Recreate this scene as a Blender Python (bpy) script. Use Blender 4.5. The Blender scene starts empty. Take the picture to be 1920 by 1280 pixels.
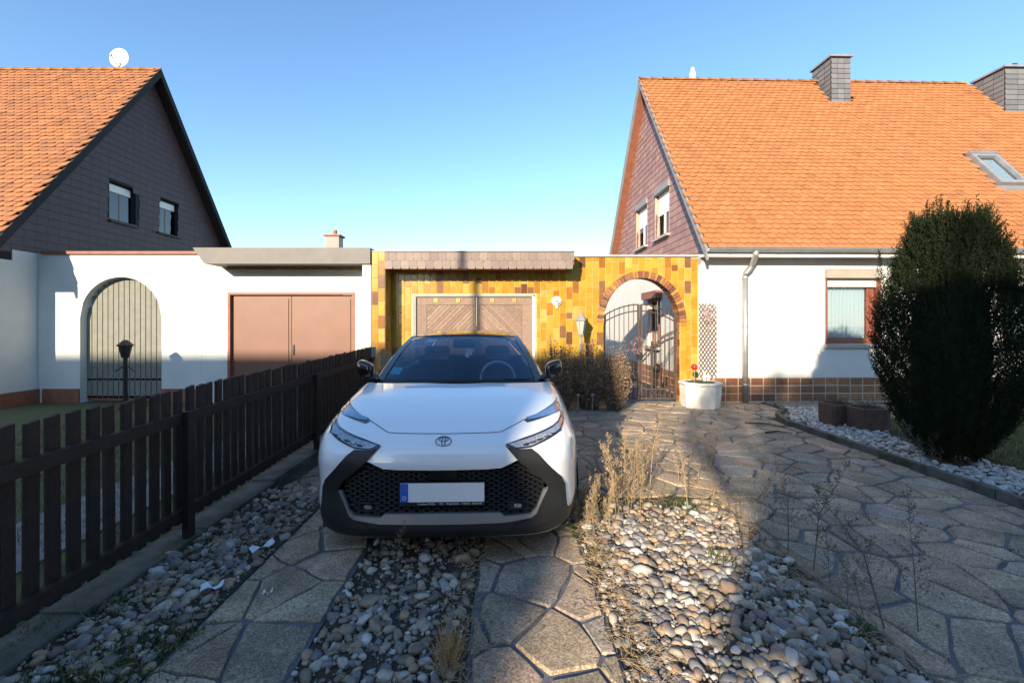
import bpy, bmesh, math, random
from mathutils import Vector, Matrix, noise
from mathutils.geometry import tessellate_polygon
random.seed(7)
S = bpy.context.scene
C = S.collection
# ------------------------------------------------------------ camera, sky, sun, exposure
FPX, CX, HZ, EYE = 830.0, 950.0, 610.0, 1.53
cam = bpy.data.cameras.new('camera'); camo = bpy.data.objects.new('camera', cam); C.objects.link(camo)
camo.location = (0, 0, EYE); camo.rotation_euler = (math.radians(90), 0, 0)
cam.sensor_width = 36; cam.lens = FPX/1920*36; cam.shift_x = (960-CX)/1920; cam.shift_y = (HZ-640)/1920
cam.clip_start = .05; cam.clip_end = 3000
S.camera = camo
SDX, SDZ = .47, .37                      # sunlight travels (+.47, +1, -.37)
sdir = Vector((SDX, 1, -SDZ)).normalized()
ELEV = math.asin(-sdir.z)
w = bpy.data.worlds.new('World'); S.world = w; w.use_nodes = True
nt = w.node_tree; bgn = nt.nodes['Background']
sky = nt.nodes.new('ShaderNodeTexSky'); sky.sky_type = 'NISHITA'; sky.sun_disc = False
sky.sun_elevation = ELEV; sky.sun_rotation = math.atan2(-sdir.x, -sdir.y)
sky.altitude = 100; sky.air_density = 1.0; sky.dust_density = .3; sky.ozone_density = 2.0
hs = nt.nodes.new('ShaderNodeHueSaturation'); hs.inputs['Saturation'].default_value = 1.12; hs.inputs['Value'].default_value = 1.0
nt.links.new(sky.outputs[0], hs.inputs['Color']); nt.links.new(hs.outputs[0], bgn.inputs[0]); bgn.inputs[1].default_value = .15
sun = bpy.data.lights.new('sun', 'SUN'); suno = bpy.data.objects.new('sun', sun); C.objects.link(suno)
sun.energy = 4.7; sun.angle = math.radians(.6); sun.color = (1, .85, .63)
suno.rotation_euler = sdir.to_track_quat('-Z', 'Y').to_euler()
S.view_settings.view_transform = 'Standard'; S.view_settings.look = 'None'
S.view_settings.exposure = 1.1; S.view_settings.gamma = 1; S.view_settings.use_curve_mapping = False

def at(px, py, Y): return Vector(((px-CX)*Y/FPX, Y, EYE-(py-HZ)*Y/FPX))
def X(px, Y): return (px-CX)*Y/FPX
def rnd(a, b): return random.uniform(a, b)

# ------------------------------------------------------------ materials
M = {}
def pm(name, c, c2=None, scale=6, rough=.6, bump=0, bscale=80, metal=0, coat=0, tint=False, spec=.5,
       fine=0, fscale=200, sheen=0, bdist=.01, stops=(.35, .65)):
    m = bpy.data.materials.new(name); m.use_nodes = True; M[name] = m
    t = m.node_tree; N = t.nodes; L = t.links; b = N['Principled BSDF']
    b.inputs['Roughness'].default_value = rough; b.inputs['Metallic'].default_value = metal
    b.inputs['Coat Weight'].default_value = coat; b.inputs['Coat Roughness'].default_value = .04
    b.inputs['Specular IOR Level'].default_value = spec
    geo = N.new('ShaderNodeNewGeometry')
    def nz(sc, det=5):
        n = N.new('ShaderNodeTexNoise'); n.inputs['Scale'].default_value = sc; n.inputs['Detail'].default_value = det
        n.inputs['Roughness'].default_value = .6
        L.new(geo.outputs['Position'], n.inputs['Vector']); return n
    def mix(bt, fac, a, bb):
        x = N.new('ShaderNodeMix'); x.data_type = 'RGBA'; x.blend_type = bt
        if isinstance(fac, float): x.inputs[0].default_value = fac
        else: L.new(fac, x.inputs[0])
        for i, v in ((6, a), (7, bb)):
            if isinstance(v, tuple): x.inputs[i].default_value = (*v, 1)
            else: L.new(v, x.inputs[i])
        return x.outputs[2]
    def ramp(v, a, bb):
        r = N.new('ShaderNodeMapRange'); r.inputs[1].default_value = a; r.inputs[2].default_value = bb
        L.new(v, r.inputs[0]); return r.outputs[0]
    out = c
    if tint:
        a = N.new('ShaderNodeAttribute'); a.attribute_name = 'tint'; out = a.outputs['Color']
    if c2 is not None:
        n = nz(scale)
        f = ramp(n.outputs[0], *stops)
        if tint: out = mix('MULTIPLY', f, out, c2)
        else: out = mix('MIX', f, c, c2)
    if fine:
        n2 = nz(fscale, 3)
        g = mix('MIX', ramp(n2.outputs[0], .3, .7), (1-fine,)*3, (1+fine,)*3)
        out = mix('MULTIPLY', 1.0, out, g)
    if isinstance(out, tuple): b.inputs['Base Color'].default_value = (*out, 1)
    else: L.new(out, b.inputs['Base Color'])
    if bump:
        n3 = nz(bscale, 6); bp = N.new('ShaderNodeBump'); bp.inputs['Strength'].default_value = bump
        bp.inputs['Distance'].default_value = bdist
        L.new(n3.outputs[0], bp.inputs['Height']); L.new(bp.outputs[0], b.inputs['Normal'])
    return m
pm('soil', (.045, .036, .026), (.075, .06, .042), 5, .95, .8, 40, bdist=.02, fine=.35, fscale=120)
pm('asphalt', (.05, .05, .052), (.07, .07, .07), 3, .9, .4, 150)
pm('mortar', (.085, .09, .105), (.17, .175, .19), 4, .85, .5, 60, fine=.25)
pm('slab', (.19, .15, .115), (.55, .56, .56), 3.2, .85, .6, 170, tint=True, fine=.15, fscale=300, bdist=.004)
pm('pebble', (.3, .3, .3), (.72, .7, .68), 30, .55, .25, 90, tint=True, bdist=.004)
pm('concrete', (.22, .21, .19), (.13, .13, .11), 5, .9, .5, 90, fine=.2)
pm('mossy_concrete', (.13, .125, .115), (.045, .055, .022), 5, .92, .7, 60, fine=.25)
pm('grass', (.085, .115, .028), (.16, .16, .055), 3, .8)
pm('grass_base', (.05, .062, .02), (.08, .08, .032), 4, .95, .8, 60)
pm('plaster', (.64, .635, .61), (.60, .595, .57), 2.2, .85, .35, 130, bdist=.004)
pm('plaster_left', (.62, .635, .61), (.57, .585, .56), 2.2, .85, .3, 130, bdist=.004)
pm('grout', (.50, .42, .27), (.42, .34, .21), 6, .9, .2, 80)
pm('glazed_tile', (1, 1, 1), (.86, .8, .7), 9, .22, .08, 25, tint=True, coat=.3)
pm('plinth_grout', (.62, .52, .40), None, 1, .9)
pm('clinker', (1, 1, 1), (.72, .68, .66), 14, .45, .2, 60, tint=True)
pm('roof_tile', (1, 1, 1), (.72, .70, .66), 2.2, .75, .25, 60, tint=True, fine=.14, stops=(.54, .78))
pm('slate', (1, 1, 1), (.85, .85, .87), 5, .6, .15, 60, tint=True)
pm('zinc', (.42, .42, .42), (.33, .33, .34), 6, .45, .1, 30, metal=.6)
pm('verge_metal', (.2, .2, .22), (.25, .25, .26), 6, .5)
pm('red_wood', (.27, .1, .055), (.2, .075, .045), 7, .6, .2, 40)
pm('door_wood', (1, 1, 1), (.75, .7, .68), 18, .6, .3, 70, tint=True)
pm('fence_wood', (.030, .019, .0145), (.018, .012, .010), 12, .62, .35, 50, spec=.35)
pm('old_wood', (.3, .23, .15), (.2, .15, .1), 14, .8, .3, 60)
pm('trellis_wood', (.2, .11, .06), (.15, .09, .05), 20, .75)
pm('reveal_wood', (.45, .29, .23), (.4, .26, .2), 20, .7)
pm('window_frame', (.24, .075, .045), (.17, .05, .035), 12, .4)
pm('shutter_box', (.34, .30, .255), (.3, .265, .22), 5, .55)
pm('white_pvc', (.74, .72, .66), None, 1, .45)
pm('stone_sill', (.42, .41, .39), (.34, .33, .31), 9, .8, .2, 90)
pm('curtain', (.72, .75, .78), (.66, .69, .72), 60, .9)
pm('dark_room', (.02, .02, .022), None, 1, .9)
pm('iron', (.07, .045, .04), (.1, .07, .06), 25, .55, metal=.25)
pm('dark_iron', (.022, .02, .02), None, 1, .55, metal=.3)
pm('lamp_grey', (.27, .265, .25), (.22, .215, .20), 20, .5)
pm('lamp_white', (.72, .71, .68), None, 1, .4)
pm('lamp_glass', (.45, .45, .40), None, 1, .15)
pm('green_disc', (.22, .27, .2), None, 1, .4)
pm('brass', (.62, .42, .1), (.5, .32, .07), 30, .35, metal=.5)
pm('bark', (.07, .05, .035), (.04, .03, .022), 15, .9, .6, 50)
pm('yew', (.011, .018, .008), (.021, .031, .012), 9, .8, spec=.12)
pm('thuja', (.02, .035, .012), (.035, .05, .02), 6, .8)
pm('dry', (.38, .27, .15), (.26, .185, .105), 14, .85)
pm('dry_grey', (.16, .125, .09), (.1, .08, .06), 14, .85)
pm('dry_gold', (.42, .29, .13), (.3, .2, .09), 14, .85)
pm('shrub_leaf', (.34, .215, .12), (.22, .14, .085), 14, .85)
pm('weed_green', (.045, .075, .018), (.08, .1, .03), 14, .8)
pm('planter_white', (.74, .71, .65), (.6, .57, .5), 5, .75, .25, 60)
pm('planter_brown', (.09, .05, .04), (.13, .08, .06), 9, .9, .5, 90)
pm('red_gloss', (.55, .02, .02), None, 1, .15, coat=.5)
pm('pink', (.42, .27, .27), (.55, .46, .43), 60, .8)
pm('wreath_pink', (.24, .12, .11), (.34, .22, .2), 60, .8)
pm('paper', (.72, .74, .78), None, 1, .7)
pm('door_salmon', (.19, .085, .055), (.165, .075, .048), 3, .5, .08, 20)
pm('fascia_grey', (.19, .175, .165), (.16, .148, .14), 4, .7, .1, 40)
pm('left_gate', (.20, .20, .17), (.165, .165, .14), 8, .7)
pm('solar', (.03, .07, .2), None, 1, .15, coat=.5)
# car
pm('car_white', (.84, .85, .86), None, 1, .25, coat=1.0)
pm('car_black', (.016, .016, .018), None, 1, .5, spec=.4)
pm('grille_black', (.008, .008, .009), None, 1, .6, spec=.3)
pm('car_cladding', (.012, .0125, .014), None, 1, .52, .08, 400, bdist=.002)
pm('car_gloss', (.008, .008, .009), None, 1, .12, coat=.6)
pm('car_silver', (.30, .31, .33), None, 1, .38, metal=.55)
pm('car_seam', (.06, .065, .07), None, 1, .6)
pm('chrome', (.55, .56, .58), None, 1, .18, metal=1)
pm('badge_grey', (.25, .27, .30), None, 1, .2, metal=.9)
pm('lamp_dark', (.02, .022, .026), None, 1, .12, coat=.8)
pm('lamp_led', (.62, .64, .66), (.2, .21, .23), 90, .12, metal=.5)
pm('drl_lens', (.09, .16, .32), (.14, .22, .4), 20, .12, coat=1)
pm('amber', (.5, .14, .05), None, 1, .2, coat=.6)
pm('plate_white', (.78, .79, .80), None, 1, .35)
pm('plate_blue', (.02, .12, .55), None, 1, .35)
pm('print_white', (.75, .75, .75), None, 1, .6)
pm('tyre', (.015, .015, .015), None, 1, .85)
pm('interior', (.022, .022, .025), None, 1, .8)
pm('seat_grey', (.32, .35, .38), None, 1, .8)
pm('seat_red', (.22, .06, .07), None, 1, .8)
pm('sticker_green', (.02, .35, .38), None, 1, .4)
pm('sticker_pale', (.42, .55, .52), None, 1, .5)
def speckle(name, scale, lo, hi):              # exposed aggregate: every grain its own tone
    t = M[name].node_tree; N = t.nodes; L = t.links; b = N['Principled BSDF']; src = b.inputs['Base Color'].links[0].from_socket
    v = N.new('ShaderNodeTexVoronoi'); v.inputs['Scale'].default_value = scale; g_ = N.new('ShaderNodeNewGeometry'); L.new(g_.outputs['Position'], v.inputs['Vector'])
    sp = N.new('ShaderNodeSeparateColor'); L.new(v.outputs['Color'], sp.inputs[0])
    r = N.new('ShaderNodeMapRange'); r.inputs[1].default_value = .1; r.inputs[2].default_value = 1; r.inputs[3].default_value = lo; r.inputs[4].default_value = hi; L.new(sp.outputs[0], r.inputs[0])
    p = N.new('ShaderNodeMath'); p.operation = 'POWER'; p.inputs[1].default_value = 1.6; L.new(r.outputs[0], p.inputs[0])
    m = N.new('ShaderNodeMix'); m.data_type = 'RGBA'; m.blend_type = 'MULTIPLY'; m.inputs[0].default_value = 1; L.new(src, m.inputs[6]); L.new(p.outputs[0], m.inputs[7]); L.new(m.outputs[2], b.inputs['Base Color'])
speckle('slab', 120, .74, 1.24)
def glass(name, tintc, ior=1.5, rough=0.0, gl=(1, 1, 1)):
    m = bpy.data.materials.new(name); m.use_nodes = True; M[name] = m
    t = m.node_tree; t.nodes.clear(); N = t.nodes
    o = N.new('ShaderNodeOutputMaterial'); mx = N.new('ShaderNodeMixShader'); tr = N.new('ShaderNodeBsdfTransparent')
    g = N.new('ShaderNodeBsdfGlossy'); f = N.new('ShaderNodeFresnel')
    g.inputs[0].default_value = (*gl, 1); tr.inputs[0].default_value = (*tintc, 1); g.inputs['Roughness'].default_value = rough; 
    ge = N.new('ShaderNodeNewGeometry'); mr = N.new('ShaderNodeMapRange'); mr.inputs[3].default_value = ior; mr.inputs[4].default_value = 1/ior
    t.links.new(ge.outputs['Backfacing'], mr.inputs[0]); t.links.new(mr.outputs[0], f.inputs[0])          # same reflectance from both sides
    t.links.new(f.outputs[0], mx.inputs[0]); t.links.new(tr.outputs[0], mx.inputs[1]); t.links.new(g.outputs[0], mx.inputs[2])
    t.links.new(mx.outputs[0], o.inputs[0])
glass('windscreen_glass', (.60, .70, .80), 1.9, gl=(.6, .8, 1))
glass('window_glass', (.75, .8, .82), 1.6)
glass('side_glass', (.12, .14, .16), 1.7)
glass('lens_glass', (.9, .92, .95), 1.5)

# ------------------------------------------------------------ mesh helpers
class MB:
    def __init__(s): s.v = []; s.f = []; s.t = []
    def add(s, vs, fs, t=None):
        o = len(s.v); s.v += [tuple(p) for p in vs]; s.f += [[o+i for i in f] for f in fs]; s.t += [t]*len(fs); return s
    def box(s, x0, x1, y0, y1, z0, z1, t=None):
        return s.add([(x0,y0,z0),(x1,y0,z0),(x1,y1,z0),(x0,y1,z0),(x0,y0,z1),(x1,y0,z1),(x1,y1,z1),(x0,y1,z1)],
                     [(0,3,2,1),(4,5,6,7),(0,1,5,4),(1,2,6,5),(2,3,7,6),(3,0,4,7)], t)
    def bar(s, a, b, wd, th, up=Vector((0,0,1)), t=None):
        a, b = Vector(a), Vector(b); d = (b-a).normalized(); u = Vector(up)
        if abs(d.dot(u)) > .98: u = Vector((0,1,0))
        e = d.cross(u).normalized()*wd/2; u = e.cross(d).normalized()*th/2
        return s.add([a-e-u,a+e-u,a+e+u,a-e+u,b-e-u,b+e-u,b+e+u,b-e+u],
                     [(0,1,2,3),(7,6,5,4),(0,4,5,1),(1,5,6,2),(2,6,7,3),(3,7,4,0)], t)
    def tube(s, pts, r, n=8, cap=True, t=None):
        pts = [Vector(p) for p in pts]; rs = r if isinstance(r, (list, tuple)) else [r]*len(pts); vs = []
        for i, p in enumerate(pts):
            d = (pts[min(i+1, len(pts)-1)]-pts[max(i-1, 0)]).normalized()
            u = Vector((0,0,1)) if abs(d.z) < .9 else Vector((0,1,0))
            e = d.cross(u).normalized(); u = e.cross(d)
            for k in range(n):
                a = 2*math.pi*k/n; vs.append(p+(e*math.cos(a)+u*math.sin(a))*rs[i])
        fs = [(i*n+k, i*n+(k+1)%n, (i+1)*n+(k+1)%n, (i+1)*n+k) for i in range(len(pts)-1) for k in range(n)]
        if cap: fs += [tuple(range(n-1,-1,-1)), tuple(range((len(pts)-1)*n, len(pts)*n))]
        return s.add(vs, fs, t)
    def lathe(s, c, prof, n=20, t=None, sx=1, sy=1, ph=0):
        c = Vector(c); vs = []
        for r, z in prof:
            for k in range(n):
                a = 2*math.pi*k/n+ph; vs.append(c+Vector((r*math.cos(a)*sx, r*math.sin(a)*sy, z)))
        m = len(prof)
        fs = [(i*n+k, i*n+(k+1)%n, (i+1)*n+(k+1)%n, (i+1)*n+k) for i in range(m-1) for k in range(n)]
        fs += [tuple(range(n-1,-1,-1)), tuple(range((m-1)*n, m*n))]
        return s.add(vs, fs, t)
    def prism(s, poly, y0, y1, fn=None, t=None):      # poly in (x,z), extruded along y
        n = len(poly); fn = fn or (lambda x, y, z: (x, y, z))
        vs = [fn(x, y0, z) for x, z in poly]+[fn(x, y1, z) for x, z in poly]
        fs = [tuple(range(n)), tuple(range(2*n-1, n-1, -1))]+[(i, i+n, (i+1)%n+n, (i+1)%n) for i in range(n)]
        return s.add(vs, fs, t)
    def mesh(s, name, mat, smooth=False, ang=None):
        me = bpy.data.meshes.new(name); me.from_pydata(s.v, [], s.f); me.materials.append(M[mat] if isinstance(mat, str) else mat)
        if any(x is not None for x in s.t):
            a = me.attributes.new('tint', 'FLOAT_COLOR', 'FACE')
            buf = []
            for x in s.t: buf += [*(x or (.5,.5,.5)), 1]
            a.data.foreach_set('color', buf)
        if smooth: me.polygons.foreach_set('use_smooth', [True]*len(me.polygons))
        me.update(); return me
    def build(s, name, mat, parent=None, smooth=False, loc=None, fix=True):
        me = s.mesh(name, mat, smooth)
        if fix:
            bm = bmesh.new(); bm.from_mesh(me); bmesh.ops.recalc_face_normals(bm, faces=bm.faces); bm.to_mesh(me); bm.free()
        return put(name, me, parent, loc)
def put(name, me, parent=None, loc=None):
    o = bpy.data.objects.new(name, me); C.objects.link(o)
    if parent is not None: o.parent = parent
    if loc is not None: o.location = loc
    return o
def tag(o, label, cat, group=None):
    o['label'] = label; o['category'] = cat
    if group: o['group'] = group
    return o
def thing(name, label, cat, loc=(0,0,0), rz=0, group=None):
    o = bpy.data.objects.new(name, None); C.objects.link(o); o.location = loc; o.rotation_euler = (0,0,rz); o.empty_display_size = .2
    return tag(o, label, cat, group)
def struct(o): o['kind'] = 'structure'; return o
def stuff(o): o['kind'] = 'stuff'; return o
def dup(o, loc, rz=0, sc=None, label=None, group=None):
    c = o.copy(); C.objects.link(c); c.location = loc; c.rotation_euler = (0,0,rz)
    if sc: c.scale = sc
    if label: c['label'] = label
    if group: c['group'] = group
    for ch in o.children:
        k = ch.copy(); C.objects.link(k); k.parent = c
        for g in ch.children:
            q = g.copy(); C.objects.link(q); q.parent = k
    return c
def holes_wall(mb, x0, x1, z0, z1, y0, y1, holes, t=None):
    xs = sorted({x0, x1, *[h[0] for h in holes], *[h[1] for h in holes]}); zs = sorted({z0, z1, *[h[2] for h in holes], *[h[3] for h in holes]})
    for a, b in zip(xs, xs[1:]):
        for c, d in zip(zs, zs[1:]):
            mx, mz = (a+b)/2, (c+d)/2
            if any(h[0] < mx < h[1] and h[2] < mz < h[3] for h in holes): continue
            mb.box(a, b, y0, y1, c, d, t)
def clip_half(poly, nx, ny, d):            # keep nx*x+ny*y<=d
    out = []
    for i in range(len(poly)):
        a, b = poly[i], poly[(i+1) % len(poly)]
        da, db = nx*a[0]+ny*a[1]-d, nx*b[0]+ny*b[1]-d
        if da <= 0: out.append(a)
        if da*db < 0:
            k = da/(da-db); out.append((a[0]+(b[0]-a[0])*k, a[1]+(b[1]-a[1])*k))
    return out
def clip_rect(poly, x0, x1, y0, y1):
    for h in ((-1,0,-x0),(1,0,x1),(0,-1,-y0),(0,1,y1)):
        poly = clip_half(poly, *h)
        if len(poly) < 3: return []
    return poly
def area(p): return abs(sum(p[i][0]*p[(i+1)%len(p)][1]-p[(i+1)%len(p)][0]*p[i][1] for i in range(len(p))))/2
def jit(c, a): 
    k = 1+rnd(-a, a); return tuple(max(0, x*k*(1+rnd(-a*.25, a*.25))) for x in c)

# ============================================================ GROUND
g = struct(MB().add([(-400,-400,0),(400,-400,0),(400,800,0),(-400,800,0)], [(0,1,2,3)]).build('ground', 'soil'))
struct(MB().box(-60, 60, -8.5, -3.2, -.05, .004).build('road', 'asphalt'))
struct(MB().add([(-30,.3,.004),(-2.42,.3,.004),(-2.42,8.75,.004),(-30,8.75,.004)], [(0,1,2,3)]).build('left_lawn', 'grass_base'))
pl = struct(MB().box(-3.75, -3.0, -2, 8.7, -.03, .018).build('left_path', 'concrete'))
struct(MB().add([(5.5,3.6,.014),(16,3.6,.014),(16,7.3,.014),(5.5,7.3,.014)], [(0,1,2,3)]).build('right_lawn', 'grass_base'))
# --- crazy paving
drive = struct(MB().box(-1.56, -.94, .7, 3.9, -.03, .006).box(-.18, .52, .7, 3.9, -.03, .006).box(1.83, 4.27, .7, 3.9, -.03, .006)
    .box(-2.06, 4.27, 3.9, 8.74, -.03, .006).box(4.27, 5.0, 7.3, 8.74, -.03, .006).box(1.9, 3.43, 8.74, 16, -.03, .006).build('driveway', 'mortar'))
zones = [(-1.55,-.95,.75,3.9), (-.17,.51,.75,3.9), (1.84,4.26,.75,3.9), (-2.05,4.26,3.9,8.72), (4.26,4.95,7.3,8.72)]
seeds = []
yy = .5; r_ = 0
while yy < 9.2:
    xx = -2.4+(.2 if r_ % 2 else 0)
    while xx < 5.4:
        seeds.append((xx+rnd(-.18,.18), yy+rnd(-.17,.17))); xx += .34*rnd(.7,1.35)
    yy += .30*rnd(.85,1.2); r_ += 1
SLABC = [(.47,.345,.23), (.39,.295,.20), (.51,.38,.26), (.34,.265,.19), (.42,.325,.23), (.38,.32,.255)]
def slab_mesh(poly):
    cx = sum(p[0] for p in poly)/len(poly); cy = sum(p[1] for p in poly)/len(poly)
    pts = []
    for i in range(len(poly)):
        a, b = Vector(poly[i]), Vector(poly[(i+1)%len(poly)])
        d = b-a; n = max(1, int(d.length/.09)); nv = Vector((-d.y, d.x)).normalized() if d.length > 1e-6 else Vector((0,0))
        for k in range(n):
            q = a+d*(k/n)
            if k == 0: q = q+(Vector((cx,cy))-q)*rnd(.0,.07)
            else: q = q+nv*rnd(-.006,.012)
            pts.append(q)
    n = len(pts); c = Vector((cx, cy)); vs = []
    tx, ty, h = rnd(-.012,.012), rnd(-.012,.012), rnd(.016,.024)
    def ins(q, d):
        v = c-q; return q+v.normalized()*min(d, v.length*.4)
    gp_ = rnd(.003,.012)
    for q, d, z in [(q, gp_, -.02) for q in pts]+[(q, gp_+.002, h-.006) for q in pts]+[(q, gp_+.010, h) for q in pts]:
        e = ins(q, d); vs.append((e.x-cx, e.y-cy, z+((e.x-cx)*tx+(e.y-cy)*ty if z > 0 else 0)))
    fs = [(i, (i+1)%n, (i+1)%n+n, i+n) for i in range(n)]+[(i+n, (i+1)%n+n, (i+1)%n+2*n, i+2*n) for i in range(n)]+[tuple(range(2*n, 3*n))]
    mb = MB(); mb.add(vs, fs, jit(random.choice(SLABC), .11)); return mb, (cx, cy, 0)
SL_ = []
for i, p in enumerate(seeds):
    cell = [(p[0]-.8,p[1]-.8),(p[0]+.8,p[1]-.8),(p[0]+.8,p[1]+.8),(p[0]-.8,p[1]+.8)]
    for j, q in enumerate(seeds):
        if i == j: continue
        dx, dy = q[0]-p[0], q[1]-p[1]
        if dx*dx+dy*dy > 1.4: continue
        cell = clip_half(cell, dx, dy, (q[0]**2+q[1]**2-p[0]**2-p[1]**2)/2)
        if len(cell) < 3: break
    if len(cell) < 3: continue
    for z in zones:
        c = clip_rect(cell, *z)
        if len(c) < 3 or area(c) < .012: continue
        SL_.append((min(p_[1] for p_ in c), slab_mesh(c)))
SL_.sort(key=lambda t: (-.42 < t[1][1][0]+.42 < .9 and t[0] > 3.2, t[0])); rest = MB()
for i, (_, (mb, l)) in enumerate(SL_):
    if i < 300: mb.build('paving_slab', 'slab', drive, loc=l)
    else: rest.add([(v[0]+l[0], v[1]+l[1], v[2]) for v in mb.v], mb.f, mb.t[0])
if rest.v: stuff(rest.build('far_paving_slabs', 'slab', drive))
# --- kerbs
kp = [(4.31,.9),(4.33,1.9),(4.32,2.9),(4.34,3.9),(4.33,4.9),(4.32,5.9),(4.31,6.8),(4.5,7.35),(4.85,7.75),(5.05,8.3)]
kr = thing('kerb', 'low mossy concrete edging curving between the slab path and the white gravel', 'kerb', (0,0,0))
for a, b in zip(kp, kp[1:]):
    a, b = Vector((*a, .02)), Vector((*b, .02)); d = (b-a).normalized()*.006
    MB().bar(a+d, b-d, .07, .13).build('kerb_stone', 'mossy_concrete', kr)
# --- pebbles
COLS = [(.40,.34,.26),(.46,.41,.33),(.30,.24,.17),(.44,.42,.39),(.22,.17,.125),(.40,.29,.18),(.20,.18,.175),(.42,.28,.18),(.25,.225,.22),(.58,.55,.49),(.33,.29,.24),(.28,.20,.155),(.18,.15,.13),(.24,.235,.20)]
WCOLS = [(.5,.49,.46),(.6,.59,.57),(.42,.41,.4),(.55,.52,.47),(.36,.34,.33)]
PV = []
for k in range(10):
    bm = bmesh.new(); bmesh.ops.create_icosphere(bm, subdivisions=2, radius=1)
    o = Vector((rnd(0,50), rnd(0,50), rnd(0,50))); ax, ay, az = rnd(.95,1.25), rnd(.62,.9), rnd(.45,.7)
    for v in bm.verts:
        v.co *= 1+.50*noise.noise(v.co*1.0+o)+.22*noise.noise(v.co*2.2+o)
        v.co.x *= ax; v.co.y *= ay; v.co.z *= az
    bm.normal_update()
    PV.append(([tuple(v.co) for v in bm.verts], [[v.index for v in f.verts] for f in bm.faces])); bm.free()
GR = []
for k in range(4):
    bm = bmesh.new(); bmesh.ops.create_icosphere(bm, subdivisions=1, radius=1)
    for v in bm.verts: v.co *= rnd(.7,1.25); v.co.z *= .7
    GR.append(([tuple(v.co) for v in bm.verts], [[v.index for v in f.verts] for f in bm.faces])); bm.free()
pcache = {}
def pebble_me(k, ci, cols):
    key = (k, cols[ci])
    if key not in pcache:
        mb = MB(); mb.add(*PV[k], cols[ci]); pcache[key] = mb.mesh('pebble', 'pebble', True)
    return pcache[key]
def bed(name, x0, x1, y0, y1, sp, rmin, rmax, nind, cols, dens=lambda x, y: 1.0, base=.0, inside=None, over=.3, grit=700):
    b = struct(MB().box(x0, x1, y0, y1, -.02, .008+base).build(name, 'soil'))
    L = []
    for lay, ds in ((0, 1.0), (1, over)):
        y = y0+.02
        while y < y1:
            x = x0+.02
            while x < x1-.01:
                px, py = x+rnd(-.5,.5)*sp, y+rnd(-.5,.5)*sp
                if x0 < px < x1 and y0 < py < y1 and random.random() < ds*dens(px, py) and (inside is None or inside(px, py)):
                    r = rmin+(rmax-rmin)*random.random()**2.0
                    r *= 1.45 if random.random() < .04 else 1
                    L.append((r/max(.6, py), px, py, r, base+.008+r*(rnd(.05,.35) if lay == 0 else rnd(.4,.65))))
                x += sp
            y += sp
    L.sort(reverse=True)
    mb = MB()
    for i, (k_, px, py, r, z) in enumerate(L):
        k = random.randrange(10); ci = random.randrange(len(cols))
        R = Matrix.Rotation(rnd(0, 6.28), 3, 'Z') @ Matrix.Rotation(rnd(-.35,.35), 3, 'X') @ Matrix.Rotation(rnd(-.35,.35), 3, 'Y')
        if i < nind and py > 1.55:
            o = put('pebble', pebble_me(k, ci, cols), b); o.location = (px, py, z); o.rotation_euler = R.to_euler(); o.scale = (r,)*3
        else:
            mb.add([R @ Vector(v)*r+Vector((px, py, z)) for v in PV[k][0]], PV[k][1], jit(cols[ci], .12))
    for k in range(int(grit*(x1-x0)*(y1-y0))):
        px, py, r = rnd(x0, x1), rnd(y0, min(y1, 3.6)), rnd(.004, .011)
        R = Matrix.Rotation(rnd(0, 6.28), 3, 'Z'); v, f = GR[k % 4]
        mb.add([R @ Vector(a)*r+Vector((px, py, base+.008+r*.3+rnd(0,.012))) for a in v], f, jit(random.choice(cols), .2))
    if mb.v: stuff(mb.build('loose_pebbles', 'pebble', b, True, fix=False))
    return b
bed('gravel_bed', .53, 1.82, 1.45, 4.0, .040, .014, .040, 300, COLS, lambda x, y: max(0, min(1, (1.15+.7*noise.noise(Vector((x*2.5, y*2.0, 9)))) if .62 < x < 1.7 else .55)) if y < 3.4 else max(0, 1-(y-3.4)*2.2))
bed('gravel_bed', -.93, -.19, 1.45, 3.9, .042, .014, .038, 200, COLS, lambda x, y: max(.2, min(.95, .85+.8*noise.noise(Vector((x*2.5, y*2.0, 4))))) if y < 2.6 else .45)
bed('gravel_bed', -2.18, -1.57, 1.5, 4.2, .046, .014, .042, 130, COLS,
    lambda x, y: max(0, .55+.9*noise.noise(Vector((x*2.2, y*1.6, 3)))) if y < 2.3 else max(0, .8+.6*noise.noise(Vector((x*2.2, y*1.6, 3)))), over=.2)
def in_right(x, y):
    kx = 4.40 if y < 6.8 else 4.4+(y-6.8)*.55
    return x > kx and not (x > 5.4+.25*math.sin(y*2) and 3.9 < y < 7.2) and math.hypot(x-4.95, y-4.98) > .2
bed('white_gravel_bed', 4.39, 7.2, 2.6, 8.2, .062, .019, .042, 0, WCOLS, inside=in_right, over=.35, grit=0)

# ============================================================ RIGHT HOUSE (local frame: x along the front, y back from the front wall)
HR = thing('dwelling_house', 'white plastered house with an orange tiled roof, mauve slate gable and two chimneys', 'house', (3.80, 8.75, 0), math.radians(1.5))
EZ, RZ, EY, RY = 3.0, 8.37, -.30, 3.6
SL = (RZ-EZ)/(RY-EY); HW = 12.6
W1 = (2.55, 3.66, 1.16, 2.45); W2 = (6.2, 7.31, 1.16, 2.45)
mb = MB(); holes_wall(mb, 0, HW, .50, 2.93, 0, .3, [W1, W2]); mb.build('wall', 'plaster', HR)
mb = MB(); holes_wall(mb, .3, 7.2, .50, 2.93, 0, .3, [(2.0, 2.9, 1.0, 2.2)])
me = mb.mesh('wall', 'plaster'); o = put('wall', me, HR); o.rotation_euler = (0,0,math.radians(90)); o.location = (.301, 0, 0)
MB().box(.02, HW, 7.2, 7.5, 0, 2.9).build('wall', 'plaster', HR)
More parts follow.
